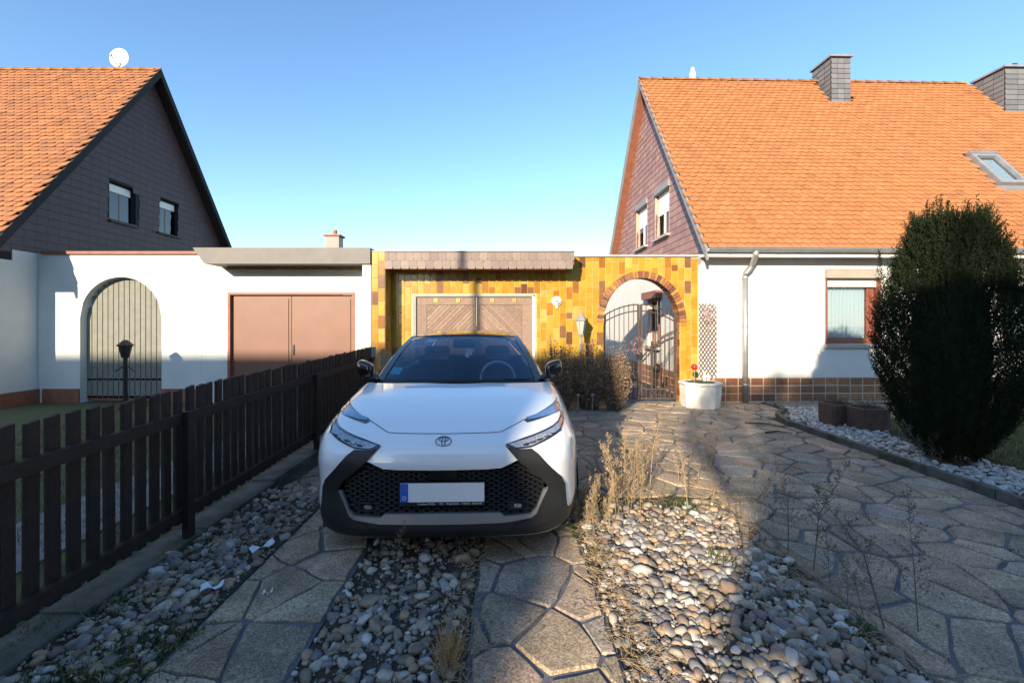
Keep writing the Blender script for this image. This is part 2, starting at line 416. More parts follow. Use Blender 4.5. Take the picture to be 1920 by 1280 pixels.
MB().box(.007, HW, .007, .3, 0, .499).box(.007, .3, .3, 7.2, 0, .499).build('plinth', 'plinth_grout', HR)
PC = [(.28,.12,.06),(.32,.15,.075),(.23,.10,.055),(.36,.17,.08),(.19,.085,.05)]
PT = [MB().box(-.1165,.1165,-.010,.024,-.0705,.0705,c).mesh('plinth_tile', 'clinker') for c in PC]
for r in range(3):
    x = .16
    while x < HW-.2:
        o = put('plinth_tile', random.choice(PT), HR); o.location = (x, .012, .10+r*.158)
        x += .252
for r in range(3):                         # side plinth seen through the archway
    y = .5
    while y < 6.9:
        o = put('plinth_tile', random.choice(PT), HR); o.location = (.012, y, .10+r*.158); o.rotation_euler = (0,0,math.radians(-90)); y += .252
# gable cladding: lapped slates
SLC = [(.33,.185,.165),(.30,.165,.15),(.36,.21,.185),(.31,.18,.17)]
def gable_slates(gx, eyf, eyr, ez, ry, rz, cols, holes, sgn, pitch=.155, wdt=.26, jt=.1):
    mb = MB(); z = 2.9; r = 0
    while z < rz-.1:
        f0 = eyf+(z-ez)/((rz-ez)/(ry-eyf)) if z > ez else eyf; f1 = eyr-(z-ez)/((rz-ez)/(eyr-ry)) if z > ez else eyr
        y = f0-(.13 if r % 2 else 0)
        while y < f1:
            a, b = max(f0, y+.003), min(f1, y+wdt-.003)
            zt = z+pitch+.02
            if b-a > .03 and not any(h[0] < (a+b)/2 < h[1] and h[2] < z+pitch/2 < h[3] for h in holes):
                x0 = gx+sgn*.016; x1 = gx+sgn*.004
                mb.add([(x0,a,z),(x0,b,z),(x1,b,zt),(x1,a,zt),(gx,a,z),(gx,b,z)], [(0,1,2,3),(0,4,5,1)], jit(random.choice(cols), jt))
            y += wdt
        z += pitch; r += 1
    return mb
GW = [(2.08, 3.02, 3.78, 5.08), (3.66, 4.60, 3.78, 5.08)]
stuff(gable_slates(.25, EY+.05, 7.5-.05, EZ, RY, RZ-.1, SLC, GW, -1).build('gable_slates', 'slate', HR, fix=False))
mb = MB()
ys = sorted({-.3, 7.5, RY, *[h[0] for h in GW], *[h[1] for h in GW]})
gz = lambda y: EZ+(RZ-EZ-.12)*(1-abs(y-RY)/(RY-EY))
for a, b in zip(ys, ys[1:]):
    hs = [h for h in GW if h[0] <= a and b <= h[1]]
    segs = [(2.88, None)] if not hs else [(2.88, hs[0][2]), (hs[0][3], None)]
    for z0, z1 in segs:
        ta, tb = (gz(a), gz(b)) if z1 is None else (z1, z1)
        mb.add([(.25,a,z0),(.25,b,z0),(.25,b,tb),(.25,a,ta),(.5,a,z0),(.5,b,z0),(.5,b,tb),(.5,a,ta)],
               [(0,3,2,1),(4,5,6,7),(0,1,5,4),(1,2,6,5),(2,3,7,6),(3,0,4,7)])
mb.build('gable_wall', 'verge_metal', HR)
MB().box(0.01, .25, .3, 7.2, 2.9, 2.94).build('ledge', 'zinc', HR)
def gable_window(h):
    y0, y1, z0, z1 = h
    wd = MB().box(.34,.38,y0,y1,z0,z1).build('window', 'white_pvc', HR)
    MB().box(.325,.338,y0+.06,y1-.06,z0+.05,z0+.62).build('pane', 'side_glass', wd)
    MB().box(.32,.336,y0+.02,y1-.02,z0+.62,z1-.14).build('shutter', 'white_pvc', wd)
    MB().box(.19,.30,y0-.02,y1+.02,z1-.13,z1+.01).build('shutter_box', 'verge_metal', wd)
    MB().box(.14,.36,y0-.05,y1+.05,z0-.045,z0).build('sill', 'stone_sill', wd)
    MB().box(.225,.338,y1-.004,y1+.02,z0,z1-.17).build('reveal', 'reveal_wood', wd)
    MB().box(.235,.338,y0-.02,y0+.004,z0,z1-.17).build('reveal', 'reveal_wood', wd)
    MB().box(.30,.325,(y0+y1)/2-.025,(y0+y1)/2+.025,z0,z0+.62).build('mullion', 'white_pvc', wd)
for h in GW: gable_window(h)
# roof
def roof_tiles(root, x0, x1, ey, ez, sl, rows, nind, cols, skip, tw=.178, ex=.1385, back=False):
    n = Vector((0, -sl, 1)).normalized(); u = Vector((1,0,0)); wv = Vector((0, 1, sl)).normalized()
    prof = [(-.087,.034),(-.062,.013),(-.03,.002),(.03,.002),(.062,.013),(.087,.034)]
    def tile(c):
        vs = [(a, b, .040) for a, b in prof]+[(.087,.2,.010),(-.087,.2,.010)]+[(a, b, .012) for a, b in prof]
        return vs, [tuple(range(8))]+[(i, i+8, i+9, i+1) for i in range(5)]+[(7,13-5,8,0)][:0]+[(5,13,6)]+[(0,7,8)]
    var = []
    for c in cols:
        v, f = tile(c); m_ = MB(); m_.add(v, f, c); var.append(m_.mesh('roof_tile', 'roof_tile'))
    big = MB(); cnt = 0; O = Vector((x0, ey, ez))
    for j in range(rows):
        xx = (tw/2 if j % 2 == 0 else 0)
        while x0+xx < x1:
            p = O+u*xx+wv*(j*ex)
            if not skip(p):
                R = Matrix((u, wv, n)).transposed() @ Matrix.Rotation(rnd(-.02,.02), 3, 'Z') @ Matrix.Rotation(rnd(-.03,.03), 3, 'Y')
                q = p+n*rnd(-.004,.006)
                if cnt < nind:
                    o = put('roof_tile', random.choice(var), root); o.matrix_local = Matrix.Translation(q) @ R.to_4x4(); cnt += 1
                else:
                    v, f = tile(0); big.add([R @ Vector(a)+q for a in v], f, jit(random.choice(cols), .06))
            xx += tw
    o = stuff(big.build('roof_tiles', 'roof_tile', root, fix=False)); return o
RC = [(.37,.150,.053),(.385,.158,.057),(.355,.143,.050),(.375,.160,.060),(.345,.140,.052)]
sk = (7.08, 7.72, .86, 1.50)
def skipR(p):
    y = p.y
    return (sk[0]-.1 < p.x < sk[1]+.1 and sk[2]-.16 < y < sk[3]+.02) or (4.92 < p.x < 5.6 and y > 2.9) or (9.4 < p.x < 10.6 and y > 2.62)
roof_tiles(HR, 0.03, HW, EY-.05, EZ-.03, SL, 48, 300, RC, skipR)
sm = MB()
sm.add([(0.02,EY,EZ-.03),(HW,EY,EZ-.03),(HW,RY,RZ-.03),(0.02,RY,RZ-.03),(0.02,7.5,EZ-.03),(HW,7.5,EZ-.03)], [(0,1,2,3),(3,2,5,4)])
sm.add([(0.02,EY,EZ-.16),(HW,EY,EZ-.16),(HW,RY,RZ-.16),(0.02,RY,RZ-.16),(0.02,7.5,EZ-.16),(HW,7.5,EZ-.16)], [(0,3,2,1),(3,4,5,2)])
sm.build('roof', 'red_wood', HR, fix=False)
MB().add([(0.02,RY,RZ),(HW,RY,RZ),(HW,7.5,EZ),(0.02,7.5,EZ)], [(0,1,2,3)], (.42,.15,.055)).build('rear_roof', 'roof_tile', HR, fix=False)
mb = MB()
for (y0, z0, y1, z1) in ((EY-.06, EZ-.06, RY, RZ+.03), (RY, RZ+.03, 7.56, EZ-.06)):
    mb.add([(-.03,y0,z0-.17),(-.03,y1,z1-.17),(-.03,y1,z1+.03),(-.03,y0,z0+.03),(.02,y0,z0-.17),(.02,y1,z1-.17),(.02,y1,z1+.03),(.02,y0,z0+.03)],
           [(0,3,2,1),(4,5,6,7),(0,1,5,4),(1,2,6,5),(2,3,7,6),(3,0,4,7)])
mb.build('bargeboard', 'verge_metal', HR)
RT = [MB().add(*(lambda vs: (vs, [(i, i+7, i+8, i+1) for i in range(6)]+[tuple(range(6,-1,-1))]))(
    [(-.02, math.cos(a)*.125, math.sin(a)*.105) for a in [math.pi*k/6 for k in range(7)]]+[(.34, math.cos(a)*.105, math.sin(a)*.085) for a in [math.pi*k/6 for k in range(7)]]), c).mesh('ridge_tile', 'roof_tile', True) for c in RC[:3]]
x = 0.0
while x < HW:
    if not (4.9 < x+.1 < 5.55 or 9.3 < x+.1 < 10.55):
        o = put('ridge_tile', random.choice(RT), HR); o.location = (x, RY, RZ-.03); o.rotation_euler = (0, -.035+rnd(-.015,.015), 0)
    x += .32
CH = [(.15,.15,.16),(.17,.17,.175),(.13,.13,.14)]
def chimney(x0, x1, y0, y1, z0, z1, lab):
    c = MB().box(x0, x1, y0, y1, z0, z1).build('chimney', 'dark_room', HR); c['label'] = lab
    z = z0
    while z < z1-.05:
        h = min(.135, z1-z)
        for k in range(3):
            a = x0+(x1-x0)*k/3; b = x0+(x1-x0)*(k+1)/3; t = random.choice(CH)
            MB().add([(a,y0-.022,z),(b-.006,y0-.022,z),(b-.006,y0-.006,z+h),(a,y0-.006,z+h),(a,y0,z),(b-.006,y0,z)], [(0,1,2,3),(0,4,5,1)], t).build('cladding_slate', 'slate', c, fix=False)
            a = y0+(y1-y0)*k/3; b = y0+(y1-y0)*(k+1)/3
            MB().add([(x0-.022,a,z),(x0-.022,b-.006,z),(x0-.006,b-.006,z+h),(x0-.006,a,z+h),(x0,a,z),(x0,b-.006,z)], [(3,2,1,0),(1,5,4,0)], random.choice(CH)).build('cladding_slate', 'slate', c, fix=False)
        z += .135
    MB().box(x0-.05, x1+.05, y0-.05, y1+.05, z1, z1+.05).build('cap', 'zinc', c)
    return c
chimney(5.0, 5.53, 3.02, 3.72, 7.35, 8.74, 'slate clad chimney with a flat cap on the ridge')
c2 = chimney(9.47, 10.5, 2.73, 3.5, 7.1, 8.36, 'wide slate clad chimney with a small metal cowl')
MB().tube([(9.9,3.0,8.4),(9.9,3.0,8.52)], .07, 10).lathe((9.9,3.0,8.52), [(.16,0),(.17,.02),(.02,.07)], 12).build('cowl', 'chrome', c2)
MB().lathe((1.5,RY,RZ), [(.09,0),(.085,.2),(.05,.3),(.04,.36)], 12).build('vent_pipe', 'white_pvc', HR, True)
# skylight on the roof slope
n = Vector((0,-SL,1)).normalized(); wv = Vector((0,1,SL)).normalized()
RS = Matrix((Vector((1,0,0)), wv, n)).transposed().to_4x4()
def on_roof(mb, name, mat, parent, x, y, lift=0):
    o = mb.build(name, mat, parent); o.matrix_local = Matrix.Translation(Vector((x, y, EZ+SL*(y-EY)))+n*lift) @ RS; return o
hh = (sk[3]-sk[2])*math.sqrt(1+SL*SL); ww = sk[1]-sk[0]
mb = MB(); mb.box(0,ww,0,.09,0,.12); mb.box(0,ww,hh-.09,hh,0,.12); mb.box(0,.08,.09,hh-.09,0,.12); mb.box(ww-.08,ww,.09,hh-.09,0,.12)
so = on_roof(mb, 'skylight', 'verge_metal', HR, sk[0], sk[2])
MB().box(.08,ww-.08,.09,hh-.09,.05,.06).build('pane', 'window_glass', so)
MB().box(.1,ww-.1,.11,hh-.11,.0,.02).build('blind', 'curtain', so)
MB().box(-.03,ww+.03,-.16,.0,.01,.03).build('flashing', 'zinc', so)
MB().box(-.02,ww+.02,hh-.02,hh+.07,.02,.14).build('top_cover', 'zinc', so)
# gutter, soffit, downpipe
mb = MB(); vs = []; fs = []
for i, x in enumerate((-.02, HW)):
    for k in range(9):
        a = math.pi+math.pi*k/8; vs.append((x, -.40+.075*math.cos(a), 2.99+.075*math.sin(a)))
for k in range(8): fs.append((k, k+1, k+10, k+9))
mb.add(vs, fs); mb.tube([(-.02,-.475,2.99),(HW,-.475,2.99)], .011, 6)
mb.build('gutter', 'zinc', HR)
for i in range(12): MB().tube([(.4+i*.95,-.475,2.99),(.4+i*.95,-.42,2.912),(.4+i*.95,-.33,2.94)], .012, 5).build('gutter_bracket', 'zinc', HR)
MB().box(0.0, HW, -.33, -.004, 2.86, 2.905).box(0,HW,-.335,-.30,2.84,2.99).build('soffit', 'white_pvc', HR)
dp = thing('downpipe', 'grey zinc rain pipe with a bent neck on the white front wall', 'downpipe', (4.68, 8.68, 0))
MB().tube([(0,0,0),(0,0,2.52)], .052, 14).build('pipe', 'zinc', dp, True)
MB().tube([(0,0,2.5),(.005,-.01,2.56),(.08,-.05,2.66),(.10,-.1,2.76),(.05,-.27,2.86),(.03,-.30,2.95)], .056, 14).build('elbow', 'zinc', dp, True)
for z in (.35, 1.5, 2.45): MB().lathe((0,0,z), [(.058,0),(.06,.01),(.06,.03),(.058,.04)], 14).build('bracket', 'zinc', dp)
# ground-floor windows
def front_window(h, x_post):
    x0, x1, z0, z1 = h; w = x1-x0
    f = MB()
    for a, b, c, d in ((x0,x0+.05,z0,z1),(x1-.05,x1,z0,z1),(x0+.05,x1-.05,z0,z0+.05),(x0+.05,x1-.05,z1-.05,z1)): f.box(a,b,.12,.18,c,d)
    wd = f.build('window', 'window_frame', HR)
    s = MB(); a0, a1 = (x0+.05, x0+w*.88); 
    for a, b, c, d in ((a0,a0+.05,z0+.05,z1-.05),(a1-.05,a1,z0+.05,z1-.05),(a0+.05,a1-.05,z0+.05,z0+.115),(a0+.05,a1-.05,z1-.10,z1-.05)): s.box(a,b,.105,.165,c,d)
    s.box(a1+.005,x1-.05,.105,.165,z0+.05,z1-.05)
    s.build('sash', 'window_frame', wd)
    MB().box(a0+.05,a1-.05,.13,.136,z0+.115,z1-.1).build('pane', 'window_glass', wd)
    cu = MB(); n_ = 60
    for k in range(n_):
        xa, xb = a0+.05+(a1-a0-.1)*k/n_, a0+.05+(a1-a0-.1)*(k+1)/n_
        ya, yb = .165+.018*math.sin(k*1.1), .165+.018*math.sin((k+1)*1.1)
        bz = z0+.10+.02*abs(math.sin(k*.55)); tz = z1-.16+.015*math.sin(k*.5)
        cu.add([(xa,ya,bz),(xb,yb,bz),(xb,yb,tz),(xa,ya,tz)], [(0,1,2,3)])
    cu.build('curtain', 'curtain', wd, True, fix=False)
    MB().box(x0,x1,.55,.6,z0-.1,z1+.1).box(x0-.02,x0,.181,.55,z0-.1,z1+.1).box(x1,x1+.02,.181,.55,z0-.1,z1+.1).build('room', 'dark_room', wd)
    MB().box(x0-.02,x1+.02,-.07,.10,z1+.02,z1+.19).box(x0-.02,x1+.02,-.075,-.05,z1+.185,z1+.20).build('shutter_box', 'shutter_box', wd)
    sl = MB()
    for k in range(3): sl.box(x0+.03,x1-.03,.055,.075,z1-.135+k*.05,z1-.09+k*.05)
    sl.build('shutter', 'white_pvc', wd)
    MB().box(x0+.02,x1-.02,.05,.085,z1-.155,z1-.137).build('shutter_rail', 'shutter_box', wd)
    MB().box(x0-.005,x0+.028,-.02,.10,z0-.04,z1+.02).box(x1-.028,x1+.005,-.02,.10,z0-.04,z1+.02).build('guide_rail', 'window_frame', wd)
    MB().box(x0-.02,x1+.02,-.06,.12,z0-.075,z0-.002).build('sill', 'stone_sill', wd)
    return wd
front_window(W1, 0); front_window(W2, 0)
# side window seen through the archway
sw = MB().box(.10,.16,2.0,2.06,1.0,2.2).box(.10,.16,2.84,2.9,1.0,2.2).box(.10,.16,2.06,2.84,1.0,1.06).box(.10,.16,2.06,2.84,2.14,2.2).box(.10,.16,2.42,2.48,1.06,2.14).build('window', 'red_wood', HR)
MB().box(.12,.126,2.06,2.84,1.06,2.14).build('pane', 'window_glass', sw)
MB().box(.4,.45,1.9,3.0,.9,2.3).build('room', 'dark_room', sw)
MB().box(-.16,.06,1.92,2.98,2.2,2.38).build('shutter_box', 'red_wood', sw)
MB().box(-.12,.1,1.95,2.95,.94,.998).build('sill', 'stone_sill', sw)

# ============================================================ GARAGE AND ARCHED GARDEN WALL
YF = 8.75
TC = [(.42,.25,.03)]*7+[(.45,.285,.042)]*6+[(.39,.215,.025)]*5+[(.36,.165,.024)]*2+[(.25,.10,.025)]+[(.15,.065,.03)]+[(.20,.10,.05)]+[(.48,.33,.085)]*3
def tile_piece(poly, y, parent, th=.008, origin=(0,0,0), side=None, dark=False):
    cs = [(.24,.12,.05),(.10,.06,.05),(.35,.2,.04),(.09,.07,.07)] if dark else TC
    c = jit(random.choice(cs), .10)
    xm = sum(p[0] for p in poly)/len(poly); zm = sum(p[1] for p in poly)/len(poly)
    inner = [(p[0]+(xm-p[0])*.06, p[1]+(zm-p[1])*.04) for p in poly]
    n = len(poly); t = rnd(.8, 1.25)*th
    sk_ = rnd(-.0012,.0012)
    if side is None:
        F1 = lambda p, d: (p[0]-origin[0], y-d-origin[1]+sk_*(1 if p[0] > xm else -1)*0, p[1])
    else:
        F1 = lambda p, d: (side+d-origin[0], p[0]-origin[1], p[1])
    vs = [F1(p, 0) for p in poly]+[F1(p, t*.7) for p in poly]+[F1(p, t) for p in inner]
    fs = [(i,(i+1)%n,(i+1)%n+n,i+n) for i in range(n)]+[(i+n,(i+1)%n+n,(i+1)%n+2*n,i+2*n) for i in range(n)]+[tuple(range(2*n,3*n))]
    MB().add(vs, fs, c).build('wall_tile', 'glazed_tile', parent)
def tile_cols(x0, x1, z0, z1, holes, y, parent, bottom=None, side=None, tw=.128, th_=.252, dark=False):
    n = max(1, round((x1-x0)/tw)); tw = (x1-x0)/n; g_ = .0035
    for i in range(n):
        a, b = x0+i*tw+g_, x0+(i+1)*tw-g_
        z = z0-(i % 2)*th_*.5-random.choice((0, 0, .25))*th_
        while z < z1:
            h = th_ if random.random() > .14 else th_*.5
            c, d = max(z0, z)+g_, min(z1, z+h)-g_
            z += h
            if d-c < .03: continue
            pcs = [(a, b, c, d)]
            for hx0, hx1, hz0, hz1 in holes:
                new = []
                for (p, q, r, s_) in pcs:
                    if q <= hx0 or p >= hx1 or s_ <= hz0 or r >= hz1: new.append((p,q,r,s_)); continue
                    if p < hx0-.02: new.append((p, hx0-g_, r, s_))
                    if q > hx1+.02: new.append((hx1+g_, q, r, s_))
                    if s_ > hz1+.02: new.append((max(p,hx0), min(q,hx1), hz1+g_, s_))
                    if r < hz0-.02: new.append((max(p,hx0), min(q,hx1), r, hz0-g_))
                pcs = new
            for (p, q, r, s_) in pcs:
                if bottom:
                    k = 4; lo = [max(r, bottom(p+(q-p)*j/k)) for j in range(k+1)]
                    pts = [(p+(q-p)*j/k, lo[j]) for j in range(k+1)]
                    if max(lo) < r+1e-6: poly = [(p,r),(q,r),(q,s_),(p,s_)]
                    else:
                        ok = [pt for pt in pts if pt[1] < s_-.004]
                        if len(ok) < 2: continue
                        poly = ok+[(ok[-1][0], s_), (ok[0][0], s_)]
                        if area(poly) < .0012: continue
                else: poly = [(p,r),(q,r),(q,s_),(p,s_)]
                tile_piece(poly, y, parent, side=side, dark=dark)
DX0, DX1, DZ = X(775,YF), X(1003,YF), 2.13
GA = thing('garage', 'garage clad in glazed yellow tiles with a shingled canopy and herringbone wooden door', 'garage', (0,0,0))
GX1 = 1.30; PX0, PX1, PY = -2.53, -2.28, 8.30; TOP = 2.88
mb = MB(); holes_wall(mb, PX1, GX1, 0, TOP, YF, YF+.3, [(DX0, DX1, 0, DZ)]); mb.box(PX0, PX1, PY, YF+.3, 0, TOP+.03)
mb.box(PX0, GX1, YF+.3, 14.5, 2.6, TOP-.02).box(PX0,PX0+.25,YF+.3,14.5,0,2.6).box(GX1-.25,GX1,YF+.3,14.5,0,2.6).build('wall', 'grout', GA)
tile_cols(PX1+.01, GX1, .02, TOP, [(DX0-.03, DX1+.03, 0, DZ+.03)], YF, GA)
tile_cols(PX0+.003, PX1-.003, .02, TOP+.02, [], PY, GA)
tile_cols(PY+.01, YF-.01, .02, 2.6, [], 0, GA, side=PX1, tw=.15)
# canopy
FX0, FX1, FY, FZ0, FZ1 = PX1, X(1076.5,8.28), 8.26, 2.595, 2.90
mb = MB(); mb.prism([(FX0,FZ0),(FX1-.06,FZ0),(FX1,FZ0+.08),(FX1,FZ1),(FX0,FZ1)], FY+.02, YF-.003)
mb.build('canopy', 'red_wood', GA)
canopy = GA.children[-1]
FC = [(.215,.16,.135),(.195,.148,.126),(.23,.172,.145),(.185,.138,.12)]
for r in range(2):
    nx = 23; sw_ = (FX1-FX0)/nx
    for i in range(nx+1):
        a = FX0+(i-(.5 if r else 0))*sw_; b = a+sw_-.004; a = max(a, FX0); b = min(b, FX1-(.0 if r else .03))
        if b-a < .03: continue
        z0 = FZ0-.012+r*.155; z1 = z0+.175 if r == 0 else FZ1+.01
        y0, y1 = FY-.012+r*.008, FY+.004+r*.008
        cut = min(.014, (b-a)*.4)
        vs = [(a+cut,y0,z0),(b-.01,y0,z0),(b,y0,z0+.02),(b,y1,z1),(a,y1,z1),(a,y0,z0+.05)]
        vs += [(p[0],p[1]+.012,p[2]) for p in vs]
        MB().add(vs, [tuple(range(6)), (0,6,7,1), (1,7,8,2), (5,11,6,0), (2,8,9,3), (4,10,11,5)], jit(random.choice(FC), .08)).build('canopy_slate', 'slate', canopy)
MB().box(FX0-.0, FX1+.012, FY-.012, YF+.2, FZ1+.003, FZ1+.022).build('cover_strip', 'verge_metal', canopy)
MB().box(PX0-.01, PX1-.012, PY-.012, YF+.2, TOP+.032, TOP+.05).build('cover_strip', 'stone_sill', GA)
# garage door
MB().box(DX0, DX0+.055, YF-.01, YF+.12, 0, DZ).box(DX0+.055, DX1-.055, YF-.01, YF+.12, DZ-.035, DZ).build('door_frame', 'verge_metal', GA)
MB().box(DX1-.05, DX1, YF-.012, YF+.12, 0, DZ-.036).build('door_jamb', 'white_pvc', GA)
WC = [(.247,.165,.124),(.225,.150,.112),(.262,.180,.135),(.210,.139,.109)]
mid = X(893, YF)
for li, (a, b) in enumerate(((DX0+.06, mid-.004), (mid+.004, DX1-.055))):
    zt = DZ-.04; st = .20 if li == 0 else .05; en = .05 if li == 0 else .20
    lf = MB().box(a, b, YF+.06, YF+.09, .02, zt, (.1,.07,.05)).build('door_leaf', 'door_wood', GA)
    MB().box(a, b, YF+.025, YF+.06, zt-.15, zt, WC[0]).build('top_board', 'door_wood', lf)
    MB().box(a, a+st, YF+.025, YF+.06, .02, zt-.152, WC[1]).box(b-en, b, YF+.025, YF+.06, .02, zt-.152, WC[2]).build('side_board', 'door_wood', lf)
    xa, xb, za, zb = a+st+.004, b-en-.004, .05, zt-.156
    dg = 1 if li == 0 else -1; pit = .088
    k = -30
    while k < 60:
        # strip between lines z = dg*(x-xref)+c
        xr = xa if dg == 1 else xb
        c0, c1 = -2+k*pit*1.0, -2+(k+1)*pit*1.0-.007
        poly = [(xa,za),(xb,za),(xb,zb),(xa,zb)]
        poly = clip_half(poly, dg*1.0, -1.0, dg*xr-c0)
        if len(poly) >= 3: poly = clip_half(poly, -dg*1.0, 1.0, -dg*xr+c1)
        if len(poly) >= 3 and area(poly) > .001:
            d = rnd(0,.004); t = jit(random.choice(WC), .1)
            mb = MB(); mb.prism(poly, YF+.032+d, YF+.058, t=t); mb.build('door_plank', 'door_wood', lf)
        k += 1
for px in (817, 859, 923, 964.5):
    c = at(px, 563, YF+.02); MB().box(c.x-.036, c.x+.036, c.y-.012, c.y+.004, c.z-.036, c.z+.036).lathe((c.x,c.y-.012,c.z-.001),[(.012,0),(.012,.003)],8).build('door_plaque', 'brass', GA)
# round lamp
c = at(1043.4, 564.5, YF-.01)
rl = thing('wall_lamp', 'round white wall lamp with concentric rings on the yellow tiles', 'lamp', (c.x, c.y, c.z))
def disc(mb, r, y0, y1, n=24, z=0): 
    return mb.prism([(r*math.cos(2*math.pi*k/n), z+r*math.sin(2*math.pi*k/n)) for k in range(n)], y0, y1)
disc(MB(), .094, -.03, .0).build('base', 'lamp_white', rl); disc(MB(), .07, -.055, -.031).build('ring', 'stone_sill', rl)
disc(MB(), .058, -.075, -.056).build('ring', 'lamp_white', rl); disc(MB(), .03, -.088, -.076).build('centre', 'green_disc', rl)
MB().box(-.018,.018,-.03,0,-.14,-.095).build('nipple', 'lamp_white', rl)
# arched wall
AX, AA, AB, AS = X(1203,YF), .757, .82, 1.66
GW0, GW1 = GX1, 3.795
AW = thing('archway_wall', 'yellow tiled garden wall with a brick edged archway beside the house', 'wall', (0,0,0))
def zin(x, a=AA, b=AB): 
    k = (x-AX)/a; return AS+b*math.sqrt(max(0, 1-k*k)) if abs(k) < 1 else 0
mb = MB(); TH = .28
mb.box(GW0+.001, AX-AA, YF+.002, YF+TH, 0, TOP).box(AX+AA, GW1, YF+.002, YF+TH, 0, TOP)
for k in range(32):
    a, b = AX-AA+2*AA*k/32, AX-AA+2*AA*(k+1)/32
    za, zb = max(AS, zin(a)), max(AS, zin(b)); mb.prism([(a,za),(b,zb),(b,TOP),(a,TOP)], YF+.002, YF+TH)
mb.build('wall', 'grout', AW)
def tb(x):
    k = (x-AX)/(AA+.10); 
    if abs(k) >= 1: return 0
    return AS+(AB+.10)*math.sqrt(1-k*k)
tile_cols(GW0, 3.774, .02, TOP-.005, [], YF+.002, AW, bottom=lambda x: tb(x) if abs(x-AX) < AA+.10 and abs(x-AX) >= AA+.0 else (99 if abs(x-AX) < AA and tb(x) == 0 else tb(x)))
# jamb tiles below the spring line cover the strip next to the opening
for sx in (-1, 1):
    xa, xb = (AX-AA-.128, AX-AA-.004) if sx < 0 else (AX+AA+.004, AX+AA+.128)
    z = .02
    while z < AS-.13:
        h = random.choice((.25,.25,.125)); tile_piece([(xa,z),(xb,z),(xb,min(z+h,AS-.07)-.006),(xa,min(z+h,AS-.07)-.006)], YF-.003, AW); z += h
BC = [(.30,.12,.045),(.36,.16,.05),(.20,.075,.035),(.42,.21,.06),(.26,.11,.05),(.13,.06,.04)]
nb = 40
for k in range(nb):
    t0, t1 = math.pi*(k+.08)/nb, math.pi*(k+.92)/nb
    P = lambda a, b, t: (AX+a*math.cos(t), AS-.07+b*math.sin(t)+.07*math.sin(t))
    poly = [P(AA-.012,AB-.012,t0), P(AA+.125,AB+.125,t0), P(AA+.125,AB+.125,t1), P(AA-.012,AB-.012,t1)]
    MB().prism(poly, YF-.022, YF+.06, t=jit(random.choice(BC), .1)).build('arch_brick', 'clinker', AW)
    q0, q1 = math.pi*k/nb+.004, math.pi*(k+1)/nb-.012
    poly = [P(AA-.010,AB-.010,q0), P(AA+.02,AB+.02,q0), P(AA+.02,AB+.02,q1), P(AA-.010,AB-.010,q1)]
    MB().prism(poly, YF+.063, YF+TH-.01, t=jit(random.choice(BC), .1)).build('arch_brick', 'clinker', AW)
z = .03
while z < AS-.1:                            # reveal tiles on both jambs
    for sx in (-1, 1):
        for y0, y1 in ((YF+.01, YF+.135), (YF+.143, YF+TH-.005)):
            x = AX+sx*AA
            MB().box(min(x, x-sx*.009), max(x, x-sx*.009), y0, y1, z, z+.115, jit(random.choice(BC[:4]), .1)).build('reveal_tile', 'clinker', AW)
    z += .122
MB().box(GW0+.03, GW1, YF-.04, YF+TH+.03, TOP+.003, TOP+.04).build('coping', 'stone_sill', AW)
MB().add([(GW1-.005,YF-.02,2.72),(GW1+.1,YF-.03,2.8),(GW1+.17,YF-.02,2.9),(GW1-.04,YF-.02,2.9),(GW1-.005,YF-.005,2.72),(GW1+.1,YF-.005,2.8),(GW1+.17,YF-.005,2.9),(GW1-.04,YF-.005,2.9)],[(0,1,2,3),(7,6,5,4),(0,4,5,1),(1,5,6,2),(3,7,4,0)]).build('flashing', 'zinc', AW)
# wrought iron gate
GY = YF+.12
gate = thing('garden_gate', 'brown wrought iron double gate with an arched top in the archway', 'gate', (AX, GY, 0))
gl, gr = -.70, .70
arc = lambda x, base=1.74, rise=.21: base+rise*(1-(x/.70)**2)
for s_ in (-1, 1):
    leaf = MB().bar((s_*.70,0,.05),(s_*.70,0,arc(.70)),.035,.035).build('gate_leaf', 'iron', gate)
    MB().bar((s_*.028,0,.05),(s_*.028,0,arc(0)),.04,.04).build('meeting_stile', 'iron', leaf)
    for off in (0, -.13):
        MB().tube([(s_*x_, 0, arc(x_)+off) for x_ in [.03+.67*k/10 for k in range(11)]], .014, 6).build('top_rail', 'iron', leaf)
    for z in (.07, .26): MB().bar((s_*.04,0,z),(s_*.685,0,z),.02,.022).build('cross_rail', 'iron', leaf)
    for k in range(1, 7):
        x_ = s_*(.03+.67*k/7); MB().tube([(x_,0,.07),(x_,0,arc(x_)+.03)], .0075, 6).build('bar', 'iron', leaf)
    for k in range(14):
        x_ = s_*(.05+.62*k/13); MB().tube([(x_,.012,.07),(x_,.012,.26)], .006, 5).build('short_bar', 'iron', leaf)
    MB().bar((s_*.705,0,.6),(s_*.752,0,.6),.02,.03).bar((s_*.705,0,1.45),(s_*.752,0,1.45),.02,.03).build('hinge', 'dark_iron', leaf)
MB().box(-.05,.05,-.03,.03,.85,1.0).build('lock', 'dark_iron', gate)
hr = thing('iron_handrail', 'curved iron handrail with bars rising to the right behind the gate', 'handrail', (AX, GY+.35, 0))
for off in (0, -.10): MB().tube([(.05+.75*k/10,0,.75+.62*math.sin(k/10*1.4)+off) for k in range(11)], .014, 6).build('rail', 'iron', hr)
for k in range(1, 8): MB().tube([(.05+.095*k,0,.05),(.05+.095*k,0,.75+.62*math.sin(k*.127*1.4))], .0075, 5).build('bar', 'iron', hr)
MB().bar((.36,0,0),(.36,0,1.2),.035,.035).build('post', 'iron', hr)
mb = MB()
